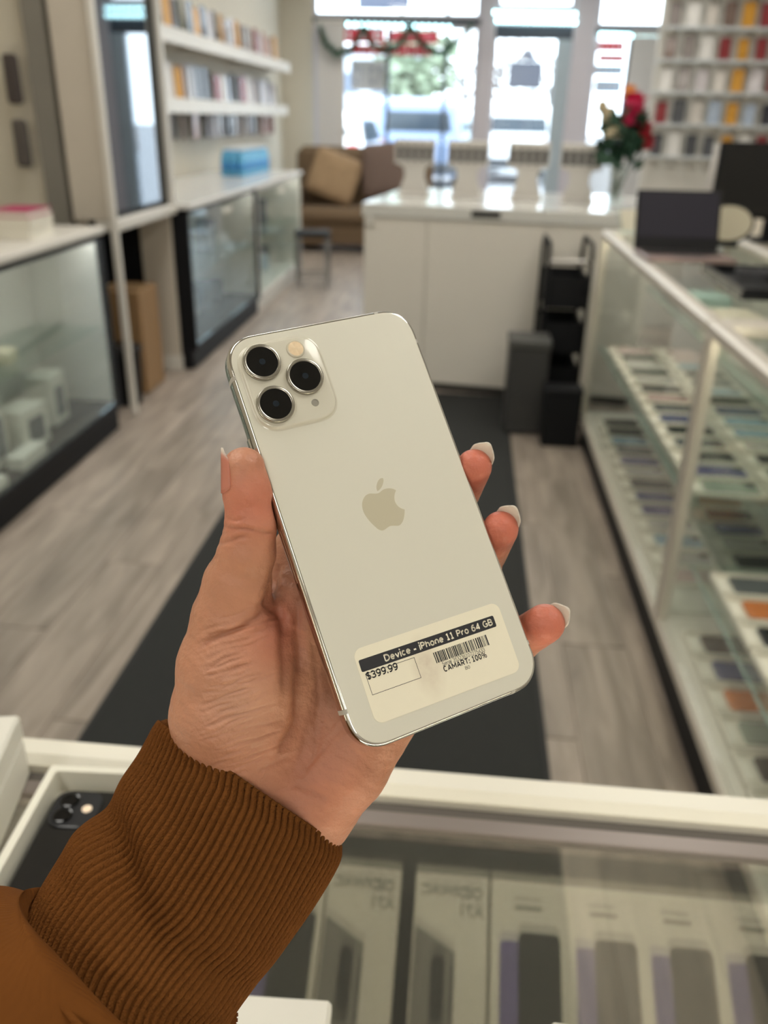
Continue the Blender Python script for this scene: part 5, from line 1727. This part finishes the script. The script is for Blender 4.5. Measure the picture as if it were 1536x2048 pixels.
for k in range(46):                                  # fine oblique skin lines over the thenar
    y0 = 1205 + k * 7.4 + rsc.uniform(-5, 5)
    x0 = 385 + rsc.uniform(0, 70); x1 = x0 + rsc.uniform(60, 150)
    sl0 = -.30 - .12 * (k / 46.) + rsc.uniform(-.07, .07)
    pts_ = [(x, y0 + 40 + (x - 420) * sl0 + rsc.uniform(-2.5, 2.5)) for x in np.linspace(x0, min(x1, 566), 5)]
    CRE.append((pts_, rsc.uniform(2.4, 3.6), rsc.uniform(.10, .36)))
wobx = 2.2 * np.sin(U * .045 + 1.3 * np.sin(Vp * .03)); woby = 2.2 * np.sin(Vp * .05 + 1.7 * np.sin(U * .036))


def fold(poly):
    """distance to the fold and a fade towards its ends"""
    best = np.full(nv, 1e9); tb_ = np.zeros(nv); n = len(poly) - 1
    uu, vv = U + wobx, Vp + woby
    for k, ((x0, y0), (x1, y1)) in enumerate(zip(poly[:-1], poly[1:])):
        dx, dy = x1 - x0, y1 - y0
        t = np.clip(((uu - x0) * dx + (vv - y0) * dy) / (dx * dx + dy * dy), 0, 1)
        q = np.hypot(uu - x0 - t * dx, vv - y0 - t * dy)
        m = q < best; best[m] = q[m]; tb_[m] = (k + t[m]) / n
    return best, np.clip(np.sin(PI * tb_) * 2.2 + .12, 0, 1)


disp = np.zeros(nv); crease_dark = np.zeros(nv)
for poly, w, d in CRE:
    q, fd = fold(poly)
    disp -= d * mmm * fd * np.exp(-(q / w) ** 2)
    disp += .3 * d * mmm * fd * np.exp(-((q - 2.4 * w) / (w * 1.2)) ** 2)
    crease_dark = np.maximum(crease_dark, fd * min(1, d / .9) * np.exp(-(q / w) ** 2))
rsn = np.random.RandomState(2)
tt = .0
for f_, am in ((260., .06), (520., .035)):
    ph_ = rsn.rand(3) * 6
    disp += am * mmm * np.sin(co[:, 0] * f_ * 2 + co[:, 1] * f_ * 3.1 + ph_[0] + 2 * np.sin(co[:, 0] * f_ * .7 + ph_[1]))
co2 = co + no * (disp * facing)[:, None]
hand_me.vertices.foreach_set('co', co2.astype('f').ravel()); hand_me.update()


def blob(u, v, d, r):
    return np.exp(-(np.linalg.norm(co - C(u, v, d), axis=1) / (r * mmm)) ** 2)


red = np.clip(blob(1092, 1247, .30, 11) + blob(1003, 1055, .302, 11) + blob(950, 930, .304, 11) + .75 * blob(500, 1000, .277, 12) + .8 * blob(525, 1295, .285, 9) + .35 * blob(560, 1235, .285, 9) + .25 * blob(640, 1560, .29, 22) + .15, 0, 1)
pale = np.clip(.8 * blob(480, 1400, .275, 11) + .5 * blob(468, 925, .272, 6), 0, 1)
basec = np.array(lin((188, 138, 108))[:3]); redc = np.array(lin((204, 114, 93))[:3]); palec = np.array(lin((212, 166, 140))[:3]); darkc = np.array(lin((130, 72, 50))[:3])
colr = basec * (1 - red[:, None]) + redc * red[:, None]
colr = colr * (1 - pale[:, None] * .6) + palec * pale[:, None] * .6
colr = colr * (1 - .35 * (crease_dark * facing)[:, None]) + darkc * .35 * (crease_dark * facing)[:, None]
at_ = hand_me.color_attributes.new('skin', 'FLOAT_COLOR', 'POINT')
at_.data.foreach_set('color', np.concatenate([colr, np.ones((nv, 1))], 1).astype('f').ravel())

SKIN = mat('skin', (200, 146, 114), .42, sss=.12, bump=.28, bscale=560, spec=.4)
nt = SKIN.node_tree; N = nt.nodes; L = nt.links
ca_ = N.new('ShaderNodeVertexColor'); ca_.layer_name = 'skin'
mx_ = N.new('ShaderNodeMix'); mx_.data_type = 'RGBA'; mx_.blend_type = 'MULTIPLY'; mx_.inputs[0].default_value = 1
nz2 = N.new('ShaderNodeTexNoise'); nz2.inputs['Scale'].default_value = 130; nz2.inputs['Detail'].default_value = 5
tc = N.new('ShaderNodeTexCoord'); L.new(tc.outputs['Object'], nz2.inputs['Vector'])
mr = N.new('ShaderNodeMapRange'); mr.inputs[3].default_value = .86; mr.inputs[4].default_value = 1.12; L.new(nz2.outputs['Fac'], mr.inputs[0])
L.new(ca_.outputs[0], mx_.inputs[6]); L.new(mr.outputs[0], mx_.inputs[7]); L.new(mx_.outputs[2], N['Principled BSDF'].inputs['Base Color'])
person = link('person', hand_me, SKIN, None, True)
person.matrix_world = CAM_M
tag(person, 'left hand and wrist in a brown sweatshirt cuff, holding the white smartphone', 'person')

# nails
NAILM = bpy.data.materials.new('nail'); NAILM.use_nodes = True
nt = NAILM.node_tree; N = nt.nodes; L = nt.links
pb_ = N['Principled BSDF']; pb_.inputs['Roughness'].default_value = .22; pb_.inputs['Coat Weight'].default_value = .3
vc_ = N.new('ShaderNodeVertexColor'); vc_.layer_name = 'nail'; tl_ = N.new('ShaderNodeBsdfTranslucent'); ms_ = N.new('ShaderNodeMixShader'); ms_.inputs[0].default_value = .5
nz_n = N.new('ShaderNodeTexNoise'); nz_n.inputs['Scale'].default_value = 400; mm_ = N.new('ShaderNodeMix'); mm_.data_type = 'RGBA'; mm_.blend_type = 'MULTIPLY'; mm_.inputs[0].default_value = .08
L.new(vc_.outputs[0], mm_.inputs[6]); L.new(nz_n.outputs['Color'], mm_.inputs[7])
L.new(mm_.outputs[2], pb_.inputs['Base Color']); L.new(mm_.outputs[2], tl_.inputs[0]); L.new(pb_.outputs[0], ms_.inputs[1]); L.new(tl_.outputs[0], ms_.inputs[2])
L.new(ms_.outputs[0], N['Material Output'].inputs[0])
NAILW = NAILM


def nail(c0, a, n, r, w, l, name, m, taper=.8, bnd=.10, lun=.3, pink=(226, 160, 136)):
    """curved plate: starts at c0, runs along a, dorsal normal n"""
    a = a / np.linalg.norm(a); n = n - a * (a @ n); n /= np.linalg.norm(n); s = np.cross(a, n)
    th = w / 2 / r; NU, NV = 14, 12; V_ = []
    for t_ in (0, 1):
        for j in range(NV + 1):
            v = j / NV
            for i in range(NU + 1):
                u = -1 + 2 * i / NU
                wl = (1 - (1 - taper) * v) * (math.sqrt(max(0, 1 - max(0, (v - .68) / .32) ** 2 * .75)))
                lead = l * v * (1 - .0 * u * u) - (l * .16 * u * u * v)
                back = (.10 * l * u * u) * (1 - v)
                q = u * th * wl
                bend = -bnd * l * v * v
                rad = r - t_ * .00055
                V_.append(c0 + a * (lead + back) + s * (rad * math.sin(q)) + n * (rad * math.cos(q) - r + bend))
    m_ = MB(); W_ = NU + 1; o = (NV + 1) * W_; fs = []
    for j in range(NV):
        for i in range(NU):
            q = (j * W_ + i, j * W_ + i + 1, (j + 1) * W_ + i + 1, (j + 1) * W_ + i)
            fs.append(q); fs.append(tuple(o + k for k in q[::-1]))
    edge = [i for i in range(W_)] + [j * W_ + NU for j in range(1, NV + 1)] + [NV * W_ + i for i in range(NU - 1, -1, -1)] + [j * W_ for j in range(NV - 1, 0, -1)]
    for p, q in zip(edge, edge[1:] + edge[:1]):
        fs.append((q, p, p + o, q + o))
    m_.add(V_, fs)
    o_ = m_.build(name, m, person, True)
    t_ = np.tile(np.repeat(np.arange(NV + 1) / NV, W_), 2)
    k_ = np.clip((t_ - lun) / .12, 0, 1)[:, None]
    cc_ = np.array(lin(pink)[:3]) * (1 - k_) + np.array(lin((250, 244, 234))[:3]) * k_
    ca = o_.data.color_attributes.new('nail', 'FLOAT_COLOR', 'POINT')
    ca.data.foreach_set('color', np.concatenate([cc_, np.ones((len(cc_), 1))], 1).astype('f').ravel())
    return o_


tip, dip = C(488, 938, .2755), C(502, 1050, .278)
a_t = tip - dip; nT = np.array([-.94, .05, .34])
p0_ = C(498, 990, .2765) + nT * .0091
nail(p0_, C(442, 897, .2738) - p0_, nT, .0086, .0118, .0150, 'thumb_nail', NAILM, .9, 0.0, .80, (240, 170, 146))
for (tu, tv, td, du, dv, dd_, r, nm, ln, nn) in ((948, 934, .3045, 905, 1012, .326, 6.5, 'middle_nail', .0125, (.55, .62, -.55)), (1001, 1058, .3025, 960, 1132, .327, 6.5, 'ring_nail', .0125, (.6, .6, -.55)),
                                                  (1090, 1247, .3005, 1036, 1282, .315, 7.1, 'little_nail', .0115, (.75, .25, -.62))):
    t_, d_ = C(tu, tv, td), C(du, dv, dd_)
    a_ = t_ - d_; a_ /= np.linalg.norm(a_); n_ = np.array(nn); n_ = n_ - a_ * (a_ @ n_); n_ /= np.linalg.norm(n_)
    nail(t_ + n_ * (r * mmm * .93) - a_ * .0025, a_, n_, r * mmm * 1.05, .0118, ln, nm, NAILW, .82)

# ------------------------------------------------------------------ cuff and sleeve
def catmull(P, t):
    P = np.array(P, float); n = len(P) - 1
    x = np.clip(t, 0, 1) * n; i = np.minimum(x.astype(int), n - 1); f_ = (x - i)[:, None]
    p1, p2 = P[i], P[i + 1]; p0 = P[np.maximum(i - 1, 0)]; p3 = P[np.minimum(i + 2, n)]
    return .5 * (2 * p1 + (p2 - p0) * f_ + (2 * p0 - 5 * p1 + 4 * p2 - p3) * f_ ** 2 + (3 * p1 - p0 - 3 * p2 + p3) * f_ ** 3)


def tube_sections(sec, s_arr, scale, ths, disp):
    """sec rows: Lu, Lv, Ru, Rv, depth, half thickness, shift; disp[s, theta] radial metres"""
    S_ = catmull(sec, s_arr)
    out = np.zeros((len(s_arr), len(ths), 3))
    cen = []
    for row in S_:
        Lp, Rp = C(row[0], row[1], row[4]), C(row[2], row[3], row[4]); cen.append((Lp + Rp) / 2)
    cen = np.array(cen); ax = np.gradient(cen, axis=0); ax /= np.linalg.norm(ax, axis=1)[:, None] + 1e-12
    for i, row in enumerate(S_):
        Lp, Rp = C(row[0], row[1], row[4]), C(row[2], row[3], row[4])
        h = (Rp - Lp) / 2; c = cen[i]; w = np.array([0, 0, 1.]); hn = h / np.linalg.norm(h); w = w - hn * (hn @ w); w /= np.linalg.norm(w)
        cs, sn = np.cos(ths), np.sin(ths)
        # slightly squared ellipse
        base = np.outer(cs * scale[i], h) + np.outer(sn * scale[i] * row[5], w)
        nrm = np.outer(cs, hn) * row[5] + np.outer(sn, w) * np.linalg.norm(h); nrm /= np.linalg.norm(nrm, axis=1)[:, None]
        out[i] = c + base + nrm * disp[i][:, None] + np.outer(sn * row[6], ax[i])
    return out


def grid_mesh(P, name):
    R_, C_ = P.shape[:2]
    i = np.arange(R_ - 1)[:, None]; j = np.arange(C_)[None, :]; j2 = (j + 1) % C_
    q = np.stack([i * C_ + j, i * C_ + j2, (i + 1) * C_ + j2, (i + 1) * C_ + j], -1).reshape(-1, 4)
    me = bpy.data.meshes.new(name)
    me.vertices.add(R_ * C_); me.vertices.foreach_set('co', P.reshape(-1).astype('f'))
    me.loops.add(q.size); me.loops.foreach_set('vertex_index', q.astype(np.int32).ravel())
    me.polygons.add(len(q)); me.polygons.foreach_set('loop_start', np.arange(0, q.size, 4, dtype=np.int32))
    me.update(calc_edges=True)
    return me


SH = -.009
CUFF = [(318, 1440, 684, 1690, .300, .0275, SH), (298, 1476, 674, 1728, .298, .0285, SH), (262, 1540, 628, 1806, .295, .030, SH), (211, 1611, 570, 1888, .291, .0315, SH),
        (150, 1676, 514, 1960, .286, .033, SH), (98, 1756, 468, 2020, .280, .034, SH), (62, 1822, 440, 2095, .273, .034, SH), (24, 1880, 412, 2165, .267, .033, SH)]
NR = 86; NC = NR * 8
th = np.linspace(0, 2 * PI, NC, endpoint=False)
# even arc length round the ellipse
ea, eb = 1.0, .72
dense_t = np.linspace(0, 2 * PI, 4001); arc_ = np.concatenate([[0], np.cumsum(np.hypot(np.diff(ea * np.cos(dense_t)), np.diff(eb * np.sin(dense_t))))])
th_even = np.interp(np.arange(NC) / NC * arc_[-1], arc_, dense_t)
s_in = np.array([.12, .08, .05, .025, .006, -.006, -.011, -.009, -.001, .008])
sc_in = np.array([.86, .86, .865, .875, .89, .915, .945, .975, .993, 1.0])
s_out = np.linspace(.016, 1.0, 165)
s_all = np.concatenate([s_in, s_out]); sc_all = np.concatenate([sc_in, np.ones(165)])
rib = (np.abs(np.cos(np.arange(NC) / NC * PI * NR)) ** .5 - .68)
D_ = np.zeros((len(s_all), NC))
for i, s in enumerate(s_all):
    amp = .0020 * (min(1, .22 + max(0, s) * 9) if i >= 8 else .2)
    wob = 0
    D_[i] = amp * rib
    tn = th_even
    left = np.clip(.5 - .5 * np.cos(tn), 0, 1)                      # 1 on the left silhouette
    front = np.clip(np.sin(tn), 0, 1)
    s = s * 7 / 6
    s0 = .50 + .22 * (1 - left) * 2 * front
    m_ = np.clip(left * 1.5 - .25, 0, 1) * np.clip(front + .3, 0, 1)
    D_[i] += -.0042 * m_ * np.exp(-((s - s0) / .060) ** 2) + .0022 * m_ * np.exp(-((s - s0 - .14) / .07) ** 2) + .0016 * m_ * np.exp(-((s - s0 + .14) / .08) ** 2)
    right = 1 - left
    D_[i] += -.0020 * right * front * np.exp(-((s - .66) / .07) ** 2) + .0012 * front * np.exp(-((s - .82) / .07) ** 2)
    D_[i] += .0008 * front * np.sin(9 * s + 3 * tn) * min(1, s * 4 if s > 0 else 0)
Pc = tube_sections(CUFF, s_all, sc_all, th_even, D_)
KNIT = mat('rib_knit_brown', (104, 63, 27), .95, var=.22, scale=500, spec=.1)
nt = KNIT.node_tree; N = nt.nodes; L = nt.links
tc = N.new('ShaderNodeTexCoord'); vo = N.new('ShaderNodeTexVoronoi'); vo.inputs['Scale'].default_value = 1500
L.new(tc.outputs['Object'], vo.inputs['Vector'])
bp = N.new('ShaderNodeBump'); bp.inputs['Strength'].default_value = .55; bp.inputs['Distance'].default_value = .0006; bp.invert = True
L.new(vo.outputs['Distance'], bp.inputs['Height']); L.new(bp.outputs[0], N['Principled BSDF'].inputs['Normal'])
cuff = link('cuff', grid_mesh(Pc, 'cuff'), KNIT, person, True)
cuff['label'] = 'brown ribbed knit cuff'

SG = -.0135
SLV = [(62, 1816, 444, 2090, .2733, .0352, SG), (64, 1804, 448, 2106, .272, .0362, SG), (44, 1784, 446, 2160, .268, .0372, SG), (-30, 1790, 400, 2260, .262, .040, SG), (-150, 1860, 320, 2380, .252, .044, SG),
       (-330, 2010, 200, 2560, .240, .047, SG)]
NS = 200
th2 = np.linspace(0, 2 * PI, NS, endpoint=False)
s2 = np.concatenate([[0.02, .005, .0], np.linspace(.012, 1, 110)])
D2 = np.zeros((len(s2), NS))
for i, s in enumerate(s2):
    fr = np.clip(np.sin(th2) + .4, 0, 1)
    D2[i] = .0016 * np.sin(7 * s * PI + 2.2 * th2) * np.clip(s * 4, 0, 1) + .0012 * fr * np.sin(18 * s + 5 * th2) * np.clip(s * 3, 0, 1) + (-.0016 if i == 0 else 0)
    D2[i] += -.0022 * np.exp(-((s - .135) / .014) ** 2) + .0012 * np.exp(-((s - .075) / .035) ** 2) + .0014 * np.exp(-((s - .19) / .03) ** 2)
P2 = tube_sections(SLV, s2, np.ones(len(s2)), th2, D2)
TWILL = mat('brown_fleece_twill', (106, 63, 25), .9, var=.12, scale=60, spec=.1)
nt = TWILL.node_tree; N = nt.nodes; L = nt.links
tc = N.new('ShaderNodeTexCoord'); wv = N.new('ShaderNodeTexWave'); wv.inputs['Scale'].default_value = 420; wv.inputs['Distortion'].default_value = 1.5; wv.bands_direction = 'DIAGONAL'
L.new(tc.outputs['Object'], wv.inputs['Vector'])
bp = N.new('ShaderNodeBump'); bp.inputs['Strength'].default_value = .3; bp.inputs['Distance'].default_value = .0004
L.new(wv.outputs['Fac'], bp.inputs['Height']); L.new(bp.outputs[0], N['Principled BSDF'].inputs['Normal'])
sleeve = link('sleeve', grid_mesh(P2, 'sleeve'), TWILL, person, True)
sleeve['label'] = 'smooth brown sweatshirt sleeve'
# raised seam stitches along the sleeve hem
stc = MB()
row_ = 9
for k in range(0, NS, 2):
    for rr in (0,):
        a, b = P2[row_, k], P2[row_ + 1, (k + 1) % NS]
        c_ = P2.mean((0, 1)); n_ = a - catmull(np.array([[0, 0, 0]] * 2), np.array([0.]))[0] if False else a - P2[row_].mean(0)
        n_ = n_ / np.linalg.norm(n_)
        stc.tube([a + n_ * .0002, b + n_ * .0002], .00028, 5)
stc.build('seam_stitching', mat('stitch_brown', (112, 62, 24), .8), person)
